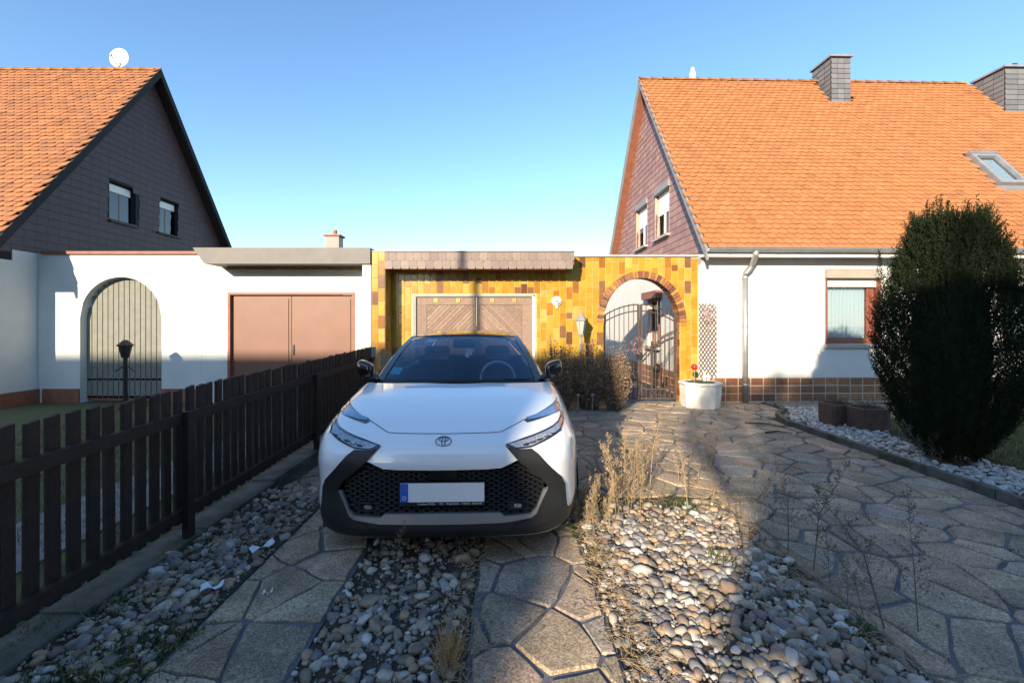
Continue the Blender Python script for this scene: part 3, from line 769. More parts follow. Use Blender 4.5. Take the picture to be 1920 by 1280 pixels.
for k in range(240):
    a = rnd(0, 6.28); r = .12+rnd(-.05,.05); p = Vector((r*math.cos(a), rnd(-.03,.02), r*math.sin(a))); q = .014
    e = Vector((rnd(-1,1),rnd(-1,1),rnd(-1,1))).normalized()*q; f_ = Vector((rnd(-1,1),rnd(-1,1),rnd(-1,1))).normalized()*q
    mb.add([p-e, p+f_, p+e, p-f_], [(0,1,2,3)])
c = at(1197, 648, GY-.04)
wr = mb.build('wreath', 'wreath_pink', None, loc=c, fix=False); tag(wr, 'small pinkish dried flower wreath hanging on the iron gate', 'wreath')
c = at(1232, 690, GY+.25)
orn = thing('garden_ornament', 'small dark rounded metal ornament on a stem behind the gate', 'ornament', (c.x, c.y, 0))
MB().tube([(-.06,0,0),(-.02,0,.25),(0,0,c.z)], .014, 6).build('stem', 'dark_iron', orn)
MB().lathe((0,0,c.z-.09), [(.01,0),(.07,.04),(.085,.09),(.06,.15),(.02,.18)], 12, sy=.7).build('body', 'dark_iron', orn, True)
MB().lathe((.04,-.02,c.z+.07), [(.01,0),(.045,.03),(.03,.07),(.005,.085)], 10).build('head', 'red_wood', orn, True)

# ============================================================ LEFT NEIGHBOUR
HL = thing('neighbour_house', 'house with dark slate gable and orange tiled roof beyond the picket fence', 'house', (-9.05, 8.0, 0))
lRY, lRZ, lEY, lEZ = 3.56, 8.17, -.35, 2.75
lSL = (lRZ-lEZ)/(lRY-lEY); LW = -11
GWL = [(2.36, 3.10, 4.0, 4.93), (3.78, 4.55, 4.02, 4.95)]
MB().box(LW, -.22, 0, .3, 0, 2.75).box(-.5,-.22,.3,7.2,0,2.95).build('wall', 'plaster_left', HL)
MB().box(-.20,-.17,0,.74,.0,.28).box(LW,-.215,-.02,-.003,0,.28).build('plinth', 'red_wood', HL)
DC = [(.072,.041,.042),(.075,.043,.044),(.069,.039,.041)]
ml = gable_slates(-.25, lEY+.1, 2*lRY-lEY-.1, lEZ, lRY, lRZ-.12, DC, GWL, 1, .16, .22, .03)
stuff(ml.build('gable_slates', 'slate', HL, fix=False))
mb = MB(); ys = sorted({lEY+.05, 2*lRY-lEY-.05, lRY, *[h[0] for h in GWL], *[h[1] for h in GWL]})
gz = lambda y: lEZ+(lRZ-lEZ-.12)*(1-abs(y-lRY)/(lRY-lEY))
for a, b in zip(ys, ys[1:]):
    hs = [h for h in GWL if h[0] <= a and b <= h[1]]
    for z0, z1 in ([(2.7, None)] if not hs else [(2.7, hs[0][2]), (hs[0][3], None)]):
        ta, tb_ = (gz(a), gz(b)) if z1 is None else (z1, z1)
        mb.add([(-.25,a,z0),(-.25,b,z0),(-.25,b,tb_),(-.25,a,ta),(-.5,a,z0),(-.5,b,z0),(-.5,b,tb_),(-.5,a,ta)],
               [(0,1,2,3),(4,7,6,5),(0,4,5,1),(1,5,6,2),(2,6,7,3),(3,7,4,0)])
mb.build('gable_wall', 'dark_room', HL)
for h in GWL:
    y0, y1, z0, z1 = h
    wd = MB().box(-.40,-.36,y0,y1,z0,z1).build('window', 'dark_room', HL)
    MB().box(-.358,-.345,y0+.04,y1-.04,z0+.04,z1-.23).build('pane', 'side_glass', wd)
    MB().box(-.358,-.335,y0+.06,y1-.06,z1-.22,z1-.05).build('blind', 'white_pvc', wd)
    MB().box(-.36,-.34,(y0+y1)/2-.02,(y0+y1)/2+.02,z0,z1-.23).box(-.356,-.335,y0,y0+.04,z0,z1-.03).build('frame', 'window_frame', wd)
    MB().box(-.36,-.19,y0-.03,y1+.03,z0-.04,z0).build('sill', 'dark_iron', wd)
LC = [(.343,.139,.053),(.310,.125,.050),(.363,.149,.056),(.264,.115,.053)]
roof_tiles(HL, LW, -.02, lEY-.05, lEZ-.02, lSL, 49, 0, LC, lambda p: False)
sm = MB(); sm.add([(LW,lEY,lEZ-.03),(-.02,lEY,lEZ-.03),(-.02,lRY,lRZ-.03),(LW,lRY,lRZ-.03),(LW,7.47,lEZ-.03),(-.02,7.47,lEZ-.03)], [(0,1,2,3),(3,2,5,4)])
sm.add([(LW,lEY,lEZ-.16),(-.02,lEY,lEZ-.16),(-.02,lRY,lRZ-.16),(LW,lRY,lRZ-.16),(LW,7.47,lEZ-.16),(-.02,7.47,lEZ-.16)], [(0,3,2,1),(3,4,5,2)]).build('roof', 'fence_wood', HL, fix=False)
mb = MB()
for (y0, z0, y1, z1) in ((lEY-.06, lEZ-.06, lRY, lRZ+.04), (lRY, lRZ+.04, 2*lRY-lEY+.06, lEZ-.06)):
    mb.add([(.03,y0,z0-.2),(.03,y1,z1-.2),(.03,y1,z1+.02),(.03,y0,z0+.02),(-.018,y0,z0-.2),(-.018,y1,z1-.2),(-.018,y1,z1+.02),(-.018,y0,z0+.02)],
           [(0,3,2,1),(4,5,6,7),(0,1,5,4),(1,2,6,5),(2,3,7,6),(3,0,4,7)])
mb.build('bargeboard', 'dark_room', HL)
x = -11.0
while x < -.2:
    o = put('ridge_tile', random.choice(RT), HL); o.location = (x, lRY, lRZ-.03); x += .33
sd = thing('satellite_dish', 'round white dish on the ridge of the neighbouring house', 'dish', (X(224,11.56), 11.56, 8.2))
MB().tube([(0,0,0),(0,0,.2)], .02, 8).build('mast', 'zinc', sd)
mb = MB()
vs = []; fs = []; nn = 20
for i, (r, d) in enumerate(((.02,.05),(.12,.035),(.2,.01),(.25,-.02),(.255,-.01),(.2,.025),(.02,.065))):
    for k in range(nn):
        a = 2*math.pi*k/nn; vs.append((r*math.cos(a), d, .30+r*math.sin(a)))
fs = [(i*nn+k,i*nn+(k+1)%nn,(i+1)*nn+(k+1)%nn,(i+1)*nn+k) for i in range(6) for k in range(nn)]
fs += [tuple(range(nn)), tuple(range(6*nn, 7*nn))]
mb.add(vs, fs).build('reflector', 'lamp_white', sd, True)
MB().tube([(0,-.02,.06),(0,-.25,.22)], .012, 6).lathe((0,-.25,.2),[(.03,0),(.03,.06)],8).build('feed_arm', 'zinc', sd)
# left arched wall
LWL = thing('neighbour_archway_wall', 'white plastered wall with a round archway next to the neighbouring garage', 'wall', (0,0,0))
lx0, lx1, la0, la1 = -9.26, -6.03, X(150,YF), X(303,YF)
lac, lar, las = (la0+la1)/2, (la1-la0)/2, 1.68
mb = MB().box(lx0, la0, YF, YF+.3, 0, 2.93).box(la1, lx1, YF, YF+.3, 0, 2.93)
for k in range(28):
    a, b = la0+2*lar*k/28, la0+2*lar*(k+1)/28
    f_ = lambda x: las+lar*math.sqrt(max(0, 1-((x-lac)/lar)**2)); mb.prism([(a,f_(a)),(b,f_(b)),(b,2.93),(a,2.93)], YF, YF+.3)
mb.build('wall', 'plaster_left', LWL)
MB().box(lx0+.1, lx1, YF-.05, YF+.35, 2.933, 2.99).build('coping', 'red_wood', LWL)
MB().box(lx0+.1, la0, YF-.025, YF-.002, 0, .28).box(la1, lx1, YF-.025, YF-.002, 0, .28).build('plinth', 'red_wood', LWL)
lg = thing('neighbour_gate', 'green grey barred gate filling the round archway of the white wall', 'gate', (lac, YF+.15, 0))
for k in range(15):
    x_ = -lar+.05+(2*lar-.1)*k/14; zt = las+math.sqrt(max(0, (lar-.02)**2-x_*x_)); MB().bar((x_,0,.08),(x_,0,zt),.092,.02).build('board', 'left_gate', lg)
for z in (.1, .45): MB().bar((-lar+.02,0,z),(lar-.02,0,z),.02,.04).build('rail', 'left_gate', lg)
MB().box(-lar+.01, lar-.01, .012, .03, .02, .42).build('kick_panel', 'red_wood', lg)
MB().box(lac-2.2, lac+2.3, 11.5, 11.7, 0, 2.5).build('courtyard_wall', 'plaster_left')
tag(bpy.data.objects['courtyard_wall'], 'pale wall at the back of the neighbouring yard behind the barred gate', 'wall')
ll = thing('dark_post_lantern', 'dark iron lantern on a short post in front of the neighbouring round gate', 'lantern', (X(235,8.0), 8.0, 0))
MB().tube([(0,0,0),(0,0,.95)], .035, 10).lathe((0,0,0),[(.1,0),(.1,.05),(.04,.12)],10).build('post', 'dark_iron', ll)
MB().lathe((0,0,.95), [(.06,0),(.10,.2),(.13,.22),(.03,.32)], 8).build('lantern_head', 'dark_iron', ll)
MB().tube([(-.18,0,.7),(0,0,.82),(.18,0,.7)], .012, 6).build('scroll', 'dark_iron', ll)
# left garage
LG = thing('neighbour_garage', 'white neighbouring garage with grey canopy and salmon double door', 'garage', (0,0,0))
gx0, gx1 = -6.03, -2.545; d0, d1, dz = X(427,YF), X(665,YF), 2.18
mb = MB(); holes_wall(mb, gx0+.002, gx1, 0, 2.95, YF+.003, YF+.3, [(d0,d1,0,dz)]); mb.box(gx0+.002,gx1,YF+.3,14.5,2.7,2.9); mb.box(gx0+.002,gx0+.3,YF+.3,14.5,0,2.7)
mb.box(gx1-.16, gx1, 8.3, YF+.003, 0, 2.95); mb.build('wall', 'plaster_left', LG)
mb = MB(); mb.prism([(X(350,8.1),2.98),(gx1,2.98),(gx1,2.68),(X(350,8.1)+.22,2.68)], 8.25, YF); mb.build('canopy', 'fascia_grey', LG)
MB().box(gx0+.6, gx1-.17, 8.6, YF, 2.60, 2.679).build('canopy_underside', 'old_wood', LG)
for a, b in ((d0+.05, X(544,YF)-.006), (X(544,YF)+.006, d1-.05)):
    lf = MB().box(a, b, YF+.06, YF+.1, .02, dz-.05).build('door_leaf', 'door_salmon', LG)
    MB().box(a+.05, b-.05, YF+.045, YF+.06, .1, dz-.12).build('door_panel', 'door_salmon', lf)
MB().box(d0, d0+.05, YF-.01, YF+.1, 0, dz).box(d1-.05, d1, YF-.01, YF+.1, 0, dz).box(d0+.05, d1-.05, YF-.01, YF+.1, dz-.045, dz).build('door_frame', 'red_wood', LG)
MB().box(X(544,YF)+.02, X(544,YF)+.06, YF+.02, YF+.045, .95, 1.15).build('door_handle', 'chrome', LG)
sp = MB(); sp.add([(X(520,9.2),9.2,2.99),(gx1-.05,9.2,2.99),(gx1-.05,10.4,3.12),(X(520,9.2),10.4,3.12),(X(520,9.2),9.2,2.94),(gx1-.05,9.2,2.94),(gx1-.05,10.4,3.07),(X(520,9.2),10.4,3.07)],
    [(0,1,2,3),(7,6,5,4),(0,4,5,1),(1,5,6,2),(2,6,7,3),(3,7,4,0)])
tag(sp.build('solar_panel', 'solar'), 'flat blue panel lying on the roof of the neighbouring garage', 'solar panel')
fh = thing('far_chimney', 'small pinkish brick chimney poking up far behind the neighbouring garage', 'chimney', (X(627,30), 30, 0))
MB().box(-.45,.45,-.4,.4,0,7.5).build('stack', 'clinker', fh); fh.children[0].data.attributes.new('tint','FLOAT_COLOR','FACE').data.foreach_set('color',[.22,.12,.10,1]*6)
MB().box(-.55,.55,-.5,.5,7.5,7.62).lathe((.05,0,7.62),[(.16,0),(.13,.35)],10).build('cap', 'red_wood', fh)

# ============================================================ PICKET FENCE
FXW = -2.32
fe = thing('picket_fence', 'dark brown wooden picket fence between the driveway and the lawn', 'fence', (FXW, 0, 0))
fz = lambda y: .018*(y-2)
pk = [MB().add(*(lambda w_, h_: ([(-.025,-w_,0),(0,-w_,0),(0,w_,0),(-.025,w_,0),(-.025,-w_,h_-.012),(0,-w_,h_-.012),(0,w_,h_),(-.025,w_,h_)],
    [(0,3,2,1),(4,5,6,7),(0,1,5,4),(1,2,6,5),(2,3,7,6),(3,0,4,7)]))(.029+.001*k, .955+.006*k)).mesh('picket', 'fence_wood') for k in range(3)]
y = .55
while y < 7.6:
    o = put('picket', random.choice(pk), fe); o.location = (rnd(-.003,.003), y, .10+fz(y)); o.rotation_euler = (rnd(-.004,.004), rnd(-.006,.006), rnd(-.006,.006)); y += .108
for za in (.82, .15):
    y = .4
    for y1 in (3.1, 5.2, 7.62):
        MB().bar((.03, y, za+.035+fz(y)), (.03, y1-.004, za+.035+fz(y1)), .05, .072).build('rail', 'fence_wood', fe); y = y1
for y in (1.0, 3.12, 5.22, 7.35): MB().box(.057,.10,y-.035,y+.035,0,.905+fz(y)).build('post', 'fence_wood', fe)
MB().box(-.03,.04,7.66,7.72,0,1.16).build('end_post', 'lamp_grey', fe)
fk = thing('fence_plinth', 'mossy concrete edging under the dark picket fence', 'plinth', (FXW, 0, 0))
y = .4
while y < 7.6:
    MB().box(-.1+rnd(-.006,.006), .13+rnd(-.015,.015), y, y+.94, -.02, .045+fz(y)*.6+rnd(-.008,.008)).build('plinth_slab', 'mossy_concrete', fk); y += .95
sf = thing('low_board_fence', 'short run of round topped wooden boards stepping down beside the garage pier', 'fence', (-2.27, 7.95, 0))
for k in range(5):
    h = 1.12-.09*k; x_ = k*.105
    MB().prism([(x_,0),(x_+.095,0),(x_+.095,h-.05),(x_+.07,h-.012),(x_+.048,h),(x_+.025,h-.012),(x_,h-.05)], 0, .025).build('board', 'old_wood', sf)
MB().box(0,.52,.027,.06,.3,.36).build('rail', 'old_wood', sf)
# ============================================================ CAR
CAR = thing('parked_car', 'white compact crossover parked nose first towards the viewer on the driveway', 'car', (-.395, 2.72, 0), .03)
HWD = .93
RAW = [(.16,.17),(.05,.20),(.0,.26),(.015,.36),(.03,.50),(.01,.62),(0.0,.68),(.02,.75),(.06,.80),(.13,.838),(.35,.905),(.7,.975),(1.15,1.035),(1.3,1.05)]
PROF = []
for i in range(len(RAW)-1):
    p1, p2 = RAW[i], RAW[i+1]
    nseg = 8 if i > 8 else 5
    for k in range(nseg):
        t = k/nseg
        PROF.append(tuple(p1[c]+(p2[c]-p1[c])*t for c in (0,1)))
PROF.append(RAW[-1])
for it in range(3):                         # soften the joints of the profile
    PROF = [PROF[0]]+[tuple((PROF[i-1][c]+2*PROF[i][c]+PROF[i+1][c])/4 for c in (0,1)) for i in range(1, len(PROF)-1)]+[PROF[-1]]
def plan(x): x = abs(x); return .08*x*x+.45*(x/.93)**10
def drop(x): x = abs(x); return .012*(x/.8)**2+3.5*max(0, x-.78)**2
def low(x, z): return max(0, .36-z)*1.3*(abs(x)/.93)**6
def profy(z):
    if z <= PROF[0][1]: return PROF[0][0]
    for a, b in zip(PROF, PROF[1:]):
        if z <= b[1]: return a[0]+(b[0]-a[0])*(z-a[1])/max(1e-9, b[1]-a[1])
    return PROF[-1][0]
def surf(x, z): return plan(x)+profy(z+drop(x))+low(x, z)
def inpoly(p, poly):
    r = False; n_ = len(poly)
    for i in range(n_):
        a, b = poly[i], poly[(i+1)%n_]
        if (a[1] > p[1]) != (b[1] > p[1]) and p[0] < (b[0]-a[0])*(p[1]-a[1])/(b[1]-a[1])+a[0]: r = not r
    return r
def mirror(poly): return [(-x, z) for x, z in reversed(poly)]
def patch(name, poly, mat, parent, off, skirt=.012, step=.035, smooth=True, depth=None):
    bm = bmesh.new()
    bv = [bm.verts.new((x, 0, z)) for x, z in poly]
    for tri in tessellate_polygon([[Vector((x, z, 0)) for x, z in poly]]): bm.faces.new([bv[i] for i in tri])
    xs = [p[0] for p in poly]; zs = [p[1] for p in poly]
    for lo, hi, ax in ((min(xs), max(xs), 0), (min(zs), max(zs), 2)):
        c = math.ceil(lo/step)*step
        while c < hi:
            co = [0,0,0]; co[ax] = c; no = [0,0,0]; no[ax] = 1
            bmesh.ops.bisect_plane(bm, geom=bm.verts[:]+bm.edges[:]+bm.faces[:], plane_co=co, plane_no=no, dist=1e-6); c += step
    for v in bm.verts:
        x, z = v.co.x, v.co.z
        e = .004; nrm = Vector(((surf(x+e,z)-surf(x-e,z))/(2*e), -1, (surf(x,z+e)-surf(x,z-e))/(2*e))).normalized()
        v.co = Vector((x, surf(x, z), z))+nrm*off
    bmesh.ops.recalc_face_normals(bm, faces=bm.faces)
    if bm.faces and sum(f.normal.y for f in bm.faces) > 0: bmesh.ops.reverse_faces(bm, faces=bm.faces)
    if skirt:
        ed = [e for e in bm.edges if len(e.link_faces) == 1]
        r = bmesh.ops.extrude_edge_only(bm, edges=ed)
        for v in r['geom']:
            if isinstance(v, bmesh.types.BMVert): v.co.y += skirt
    me = bpy.data.meshes.new(name); bm.to_mesh(me); bm.free(); me.materials.append(M[mat])
    if smooth: me.polygons.foreach_set('use_smooth', [True]*len(me.polygons))
    o = put(name, me, parent)
    if skirt:
        es = o.modifiers.new('es', 'EDGE_SPLIT'); es.split_angle = math.radians(50)
    return o
# outlines in car coordinates (across, up)
LAMP = [(-.824,.866),(-.765,.822),(-.715,.808),(-.552,.759),(-.456,.753),(-.427,.757),(-.388,.780),(-.503,.807),(-.722,.850),(-.763,.862),(-.800,.883),(-.812,.903),(-.828,.890)]
LENS = [(-.808,.862),(-.760,.832),(-.712,.817),(-.553,.768),(-.458,.762),(-.405,.780),(-.503,.799),(-.720,.842),(-.762,.853),(-.800,.874)]
DRL = [(-.822,.932),(-.806,.938),(-.521,.880),(-.542,.869),(-.571,.872),(-.800,.902),(-.822,.908)]
AMB = [(-.826,.917),(-.770,.905),(-.760,.898),(-.800,.902),(-.822,.908)]
HOODL = [(-.835,.945),(-.806,.940),(-.521,.881),(-.422,.854),(-.369,.839),(-.311,.836),(0,.834),(.311,.836),(.369,.839),(.422,.854),(.521,.881),(.806,.940),(.835,.945)]
TRIM = [(-.390,.770),(-.427,.753),(-.456,.749),(-.554,.751),(-.593,.725),(-.746,.559),(-.775,.500),(-.786,.368),(-.80,.340),(-.79,.318),(-.711,.300),(-.59,.279),(-.47,.270),(-.44,.285),(-.553,.330),(-.581,.350),(-.621,.432),(-.655,.495),(-.651,.520),(-.619,.563),(-.458,.698)]
GRI_L = [(-.457,.693),(-.640,.545),(-.655,.50),(-.600,.384),(-.556,.345),(-.383,.338),(-.354,.360),(0,.365)]
GRI_T = [(0,.641),(-.268,.643),(-.362,.649)]
GRILLE = GRI_L+[(-x,z) for x,z in reversed(GRI_L[:-1])]+[(.362,.649),(.268,.643),(0,.641),(-.268,.643),(-.362,.649)]
SILH = [(-.655,.497),(-.632,.497),(-.584,.386),(-.546,.352),(-.383,.344),(-.354,.366),(0,.371)]
SILV = SILH+[(-x,z) for x,z in reversed(SILH[:-1])]+[(.655,.475),(.621,.418),(.581,.348),(.553,.328),(.382,.307),(0,.306),(-.382,.307),(-.553,.328),(-.581,.348),(-.621,.418),(-.655,.475)]
LIP = [(-.80,.338),(-.79,.314),(-.711,.297),(-.59,.275),(-.43,.27),(-.382,.302),(0,.302),(.382,.302),(.43,.27),(.59,.275),(.711,.297),(.79,.314),(.80,.338),(.87,.30),(.82,.245),(.6,.225),(0,.222),(-.6,.225),(-.82,.245),(-.87,.30)]
# shell: front clip, sides
xs = sorted({round(s_*HWD*(1-(1-k/30)**1.6), 4) for k in range(31) for s_ in (-1, 1)})
vs = [p for p in PROF if p[0] <= 1.16 or p[1] < .9]
mb = MB(); nx = len(xs); nv = len(vs)
V = []
for (py, pz) in vs:
    for x in xs:
        z = pz-drop(x); V.append((x, plan(x)+py+low(x, z), z))
fs = []
for j in range(nv-1):
    for i in range(nx-1):
        q = (j*nx+i, j*nx+i+1, (j+1)*nx+i+1, (j+1)*nx+i)
        if any(inpoly((V[k][0], V[k][2]), GRILLE) for k in q): continue
        fs.append(q)
mb.add(V, fs)
# body sides with wheel-arch openings
edge = [(plan(HWD)+py+low(HWD, pz-drop(HWD)), pz-drop(HWD)) for (py, pz) in vs if pz-drop(HWD) > .16]
NS = 44
def sidex(y, z): return HWD-max(0, y-3.5)**2*.16-max(0,.3-z)*.25
for s_ in (-1, 1):
    V = []
    for (y0, z) in edge:
        for k in range(NS+1):
            t = k/NS; y = y0+(4.28-y0)*t; V.append((s_*(HWD if k == 0 else sidex(y, z)), y, z))
    fs = []
    for j in range(len(edge)-1):
        for k in range(NS):
            q = [j*(NS+1)+k, j*(NS+1)+k+1, (j+1)*(NS+1)+k+1, (j+1)*(NS+1)+k]
            cy = sum(V[i][1] for i in q)/4; cz = sum(V[i][2] for i in q)/4
            if min(math.hypot(cy-.95, cz-.33), math.hypot(cy-3.59, cz-.33)) < .39: continue
            fs.append(q if s_ > 0 else q[::-1])
    mb.add(V, fs)
    # shoulder up to the window line
    V = []; zt = edge[-1][1]
    for k in range(25):
        y = 1.28+(4.28-1.28)*k/24; ys_ = max(y, edge[-1][0]) if k else edge[-1][0]-.0
        V += [(s_*sidex(y, .9), max(y, edge[-1][0]-.3), zt if y > 1.6 else zt), (s_*.86, y, .99), (s_*.78, y, 1.035+.012*(y-1.28))]
    fs = [(3*k+a, 3*k+a+1, 3*k+a+4, 3*k+a+3) for k in range(24) for a in (0, 1)]
    mb.add(V, [f if s_ < 0 else f[::-1] for f in fs])
# tail
V = []
for z, y in ((.25,4.2),(.45,4.3),(.8,4.28),(1.0,4.25),(1.07,4.2)):
    for x in (-.80,-.4,0,.4,.80): V.append((x, y+.06*(1-(x/.8)**2), z))
mb.add(V, [(5*j+i,5*j+i+5,5*j+i+6,5*j+i+1) for j in range(4) for i in range(4)])
body = mb.build('body', 'car_white', CAR, True)
sb = body.modifiers.new('es', 'EDGE_SPLIT'); sb.split_angle = math.radians(60)
# front details
pts = []
for a, b in zip(HOODL, HOODL[1:]):
    n_ = max(2, int(math.dist(a, b)/.03))
    for k in range(n_): pts.append((a[0]+(b[0]-a[0])*k/n_, a[1]+(b[1]-a[1])*k/n_))
pts.append(HOODL[-1])
MB().tube([(x, surf(x, z)-.0005, z+.0005) for x, z in pts], .0033, 5).build('hood_seam', 'car_seam', CAR)
for s_ in (1, -1):
    mm = (lambda p: p) if s_ == 1 else mirror
    h = patch('headlight', mm(LAMP), 'lamp_dark', CAR, .004)
    patch('lens', mm(LENS), 'lamp_led', h, .006, skirt=0)
    for k in range(6):                        # lamp modules
        t = (k+.5)/6; x = -(.50+.27*t); z = .783+(.842-.783)*t-.008
        y = surf(x, z)-.012
        mb = MB(); q = .021
        mb.add([(s_*(x-q), y+.01, z-.010), (s_*(x+q), y, z-.014), (s_*(x+q), y-.002, z+.004), (s_*(x-q), y+.008, z+.010), (s_*x, y-.006, z-.002)], [(0,1,4),(1,2,4),(2,3,4),(3,0,4)])
        mb.build('lamp_module', 'chrome' if k % 2 else 'lamp_dark', h)
    d = patch('daytime_light', mm(DRL), 'lamp_dark', CAR, .003)
    sh = [(x+(-.69-x)*.10, z+(.898+(-.69-x)*-.13-z)*.22) for x, z in DRL]
    patch('lens', mm(sh), 'drl_lens', d, .006, skirt=0)
    patch('amber_lens', mm(AMB), 'amber', d, .0075, skirt=0)
    patch('bumper_trim', mm(TRIM), 'car_cladding', CAR, .010, skirt=.03)
    FOG = [(-.517,.422),(-.427,.424),(-.418,.405),(-.427,.387),(-.516,.384),(-.53,.40)]
    fg = patch('fog_light', mm(FOG), 'car_gloss', CAR, -.008, skirt=.02)
    FL = [(-.485,.414),(-.447,.415),(-.440,.402),(-.447,.392),(-.485,.391),(-.492,.402)]
    patch('fog_lens', mm(FL), 'lamp_led', fg, -.004, skirt=0)
    SU = [(-.535,.428),(-.415,.431),(-.40,.405),(-.41,.380),(-.535,.372)]
    patch('fog_surround', mm(SU), 'car_black', CAR, -.014, skirt=.02)
BRIDGE = [(-.470,.700),(-.457,.690),(-.362,.648),(-.268,.642),(0,.640),(.268,.642),(.362,.648),(.457,.690),(.470,.700),(.400,.765),(.355,.777),(0,.779),(-.355,.777),(-.400,.765)]
patch('bumper_bridge', BRIDGE, 'car_white', CAR, .003, skirt=.03)
patch('lower_bumper', [(-.72,.40),(-.66,.40),(-.60,.345),(-.40,.325),(0,.325),(.40,.325),(.60,.345),(.66,.40),(.72,.40),(.80,.345),(.80,.25),(.5,.235),(0,.232),(-.5,.235),(-.80,.25),(-.80,.345)], 'car_cladding', CAR, .003, skirt=.03)
patch('lower_grille_trim', SILV, 'car_silver', CAR, .006, skirt=.03)
patch('lower_lip', LIP, 'car_cladding', CAR, .008, skirt=.05)
gp = patch('grille', GRILLE, 'interior', CAR, -.05, skirt=0)
mb = MB(); z = .355; r = 0
while z < .69:
    x = -.66+(.031 if r % 2 else 0)
    while x < .66:
        pl_ = [(x-.028,z),(x+.028,z),(x+.016,z+.011),(x-.016,z+.011)]
        if all(inpoly(p, GRILLE) for p in pl_):
            V = [(a, surf(a, b)+.014+(.006 if b > z else 0), b) for a, b in pl_]+[(a, surf(a, b)+.04, b) for a, b in pl_]
            mb.add(V, [(0,1,2,3),(0,4,5,1),(1,5,6,2),(2,6,7,3),(3,7,4,0)])
        x += .062
    z += .0165; r += 1
mb.build('grille_mesh', 'grille_black', gp)
MB().box(-.09,.09,.0,.03,.585,.64).build('radar_panel', 'car_gloss', gp)
# number plate
pz0, pz1 = .447, .562
py_ = surf(0, .5)-.018
npl = MB().box(-.262,.262,py_-.004,py_+.016,pz0-.026,pz1+.004).build('plate_holder', 'car_black', CAR)
MB().box(-.257,.257,py_-.009,py_-.0045,pz0,pz1).build('licence_plate', 'plate_white', npl)
MB().box(-.256,-.209,py_-.011,py_-.0095,pz0+.001,pz1-.001).build('country_band', 'plate_blue', npl)
def text(s, size, x, y, z, name, mat, parent, align='CENTER'):
    cu = bpy.data.curves.new('t', 'FONT'); cu.body = s; cu.size = size; cu.align_x = align; cu.align_y = 'CENTER'
    to = bpy.data.objects.new('t', cu); C.objects.link(to); bpy.context.view_layer.update()
    me = bpy.data.meshes.new_from_object(to.evaluated_get(bpy.context.evaluated_depsgraph_get()))
    bpy.data.objects.remove(to); bpy.data.curves.remove(cu)
    me.materials.clear(); me.materials.append(M[mat]); o = put(name, me, parent); o.location = (x, y, z); o.rotation_euler = (math.radians(90), 0, 0); return o
text('D', .034, -.2325, py_-.0125, pz0+.026, 'country_letter', 'print_white', npl)
mb = MB()
for k in range(12):
    a = math.pi*2*k/12; mb.prism([(-.2325+.0145*math.cos(a)+.002*math.cos(b), pz1-.034+.0145*math.sin(a)+.002*math.sin(b)) for b in [math.pi*j/3 for j in range(6)]], py_-.0125, py_-.0112)
mb.build('star_ring', 'brass', npl)
text('Autohaus Müller  ·  OE  ·  Rudersheim   0 00 01 - 00 00 00', .0165, .045, py_-.0055, pz0-.013, 'dealer_lettering', 'print_white', npl)
# emblem: three ellipses
mb = MB()
for (a, b, dx, dz_) in ((.049,.0225,0,0),(.029,.0085,0,.0095),(.0115,.0205,0,-.001)):
    L_ = []
    for k in range(33):
        t = 2*math.pi*k/32; x = a*math.cos(t)+dx; z = .802+b*math.sin(t)+dz_; L_.append((x, surf(x, z)-.005, z))
    mb.tube(L_, .0036, 6, cap=False)
mb.build('emblem', 'badge_grey', CAR, True)
# windscreen, pillars, roof
def ws(u, t):
    x = (.735+(.555-.735)*t)*u; y = 1.10+.88*t+(.30-.13*t)*u*u-.03*math.sin(math.pi*t)*0
    z = 1.025+(1.43-1.025)*t+.035*math.sin(math.pi*t)-.025*t*u*u-.012*u*u*(1-t)
    return Vector((x, y, z))
def grid(name, mat, fn, u0, u1, nu, t0, t1, ntt, parent, smooth=True):
    V = [fn(u0+(u1-u0)*i/nu, t0+(t1-t0)*j/ntt) for j in range(ntt+1) for i in range(nu+1)]
    return MB().add(V, [(j*(nu+1)+i, j*(nu+1)+i+1, (j+1)*(nu+1)+i+1, (j+1)*(nu+1)+i) for j in range(ntt) for i in range(nu)]).build(name, mat, parent, smooth, fix=False)
wsc = grid('windscreen', 'windscreen_glass', ws, -1, 1, 24, .02, 1, 12, CAR)
for s_ in (-1, 1):
    grid('windscreen_pillar', 'car_gloss', lambda u, t: ws(u, t)+Vector((0, 0, .006)), s_*.955, s_*1.06, 3, -.06, 1.02, 12, CAR)
    grid('roof_rail', 'car_gloss', lambda u, t: ws(s_*(1.045+.05*u), t)+Vector((s_*.012*u, .05*u, -.02*u)), 0, 1, 2, 0, 1.0, 10, CAR)
grid('windscreen_edge', 'car_black', lambda u, t: ws(u, t)+Vector((0,-.003,.004)), -1, 1, 20, -.05, .05, 2, CAR)
grid('windscreen_header', 'car_black', lambda u, t: ws(u, t)+Vector((0,-.002,.003)), -1, 1, 20, .965, 1.01, 2, CAR)
def roof(u, t):
    y0 = 1.98+.17*u*u; y = y0+(3.75-y0)*t; hw = .555+.03*math.sin(math.pi*t)-.03*t
    zc = 1.43+.055*math.sin(math.pi*min(1, t*1.15))-.09*max(0, t-.55)**2*4
    return Vector((hw*u, y, zc-.03*u**2-.03*abs(u)**6))
grid('roof', 'car_gloss', roof, -1.02, 1.02, 20, 0, 1, 14, CAR)
def rear(u, t):
    a = roof(u, 1); b = Vector((.72*u, 4.2, 1.07)); return a.lerp(b, t)
grid('rear_window', 'side_glass', rear, -1, 1, 10, 0, 1, 6, CAR)
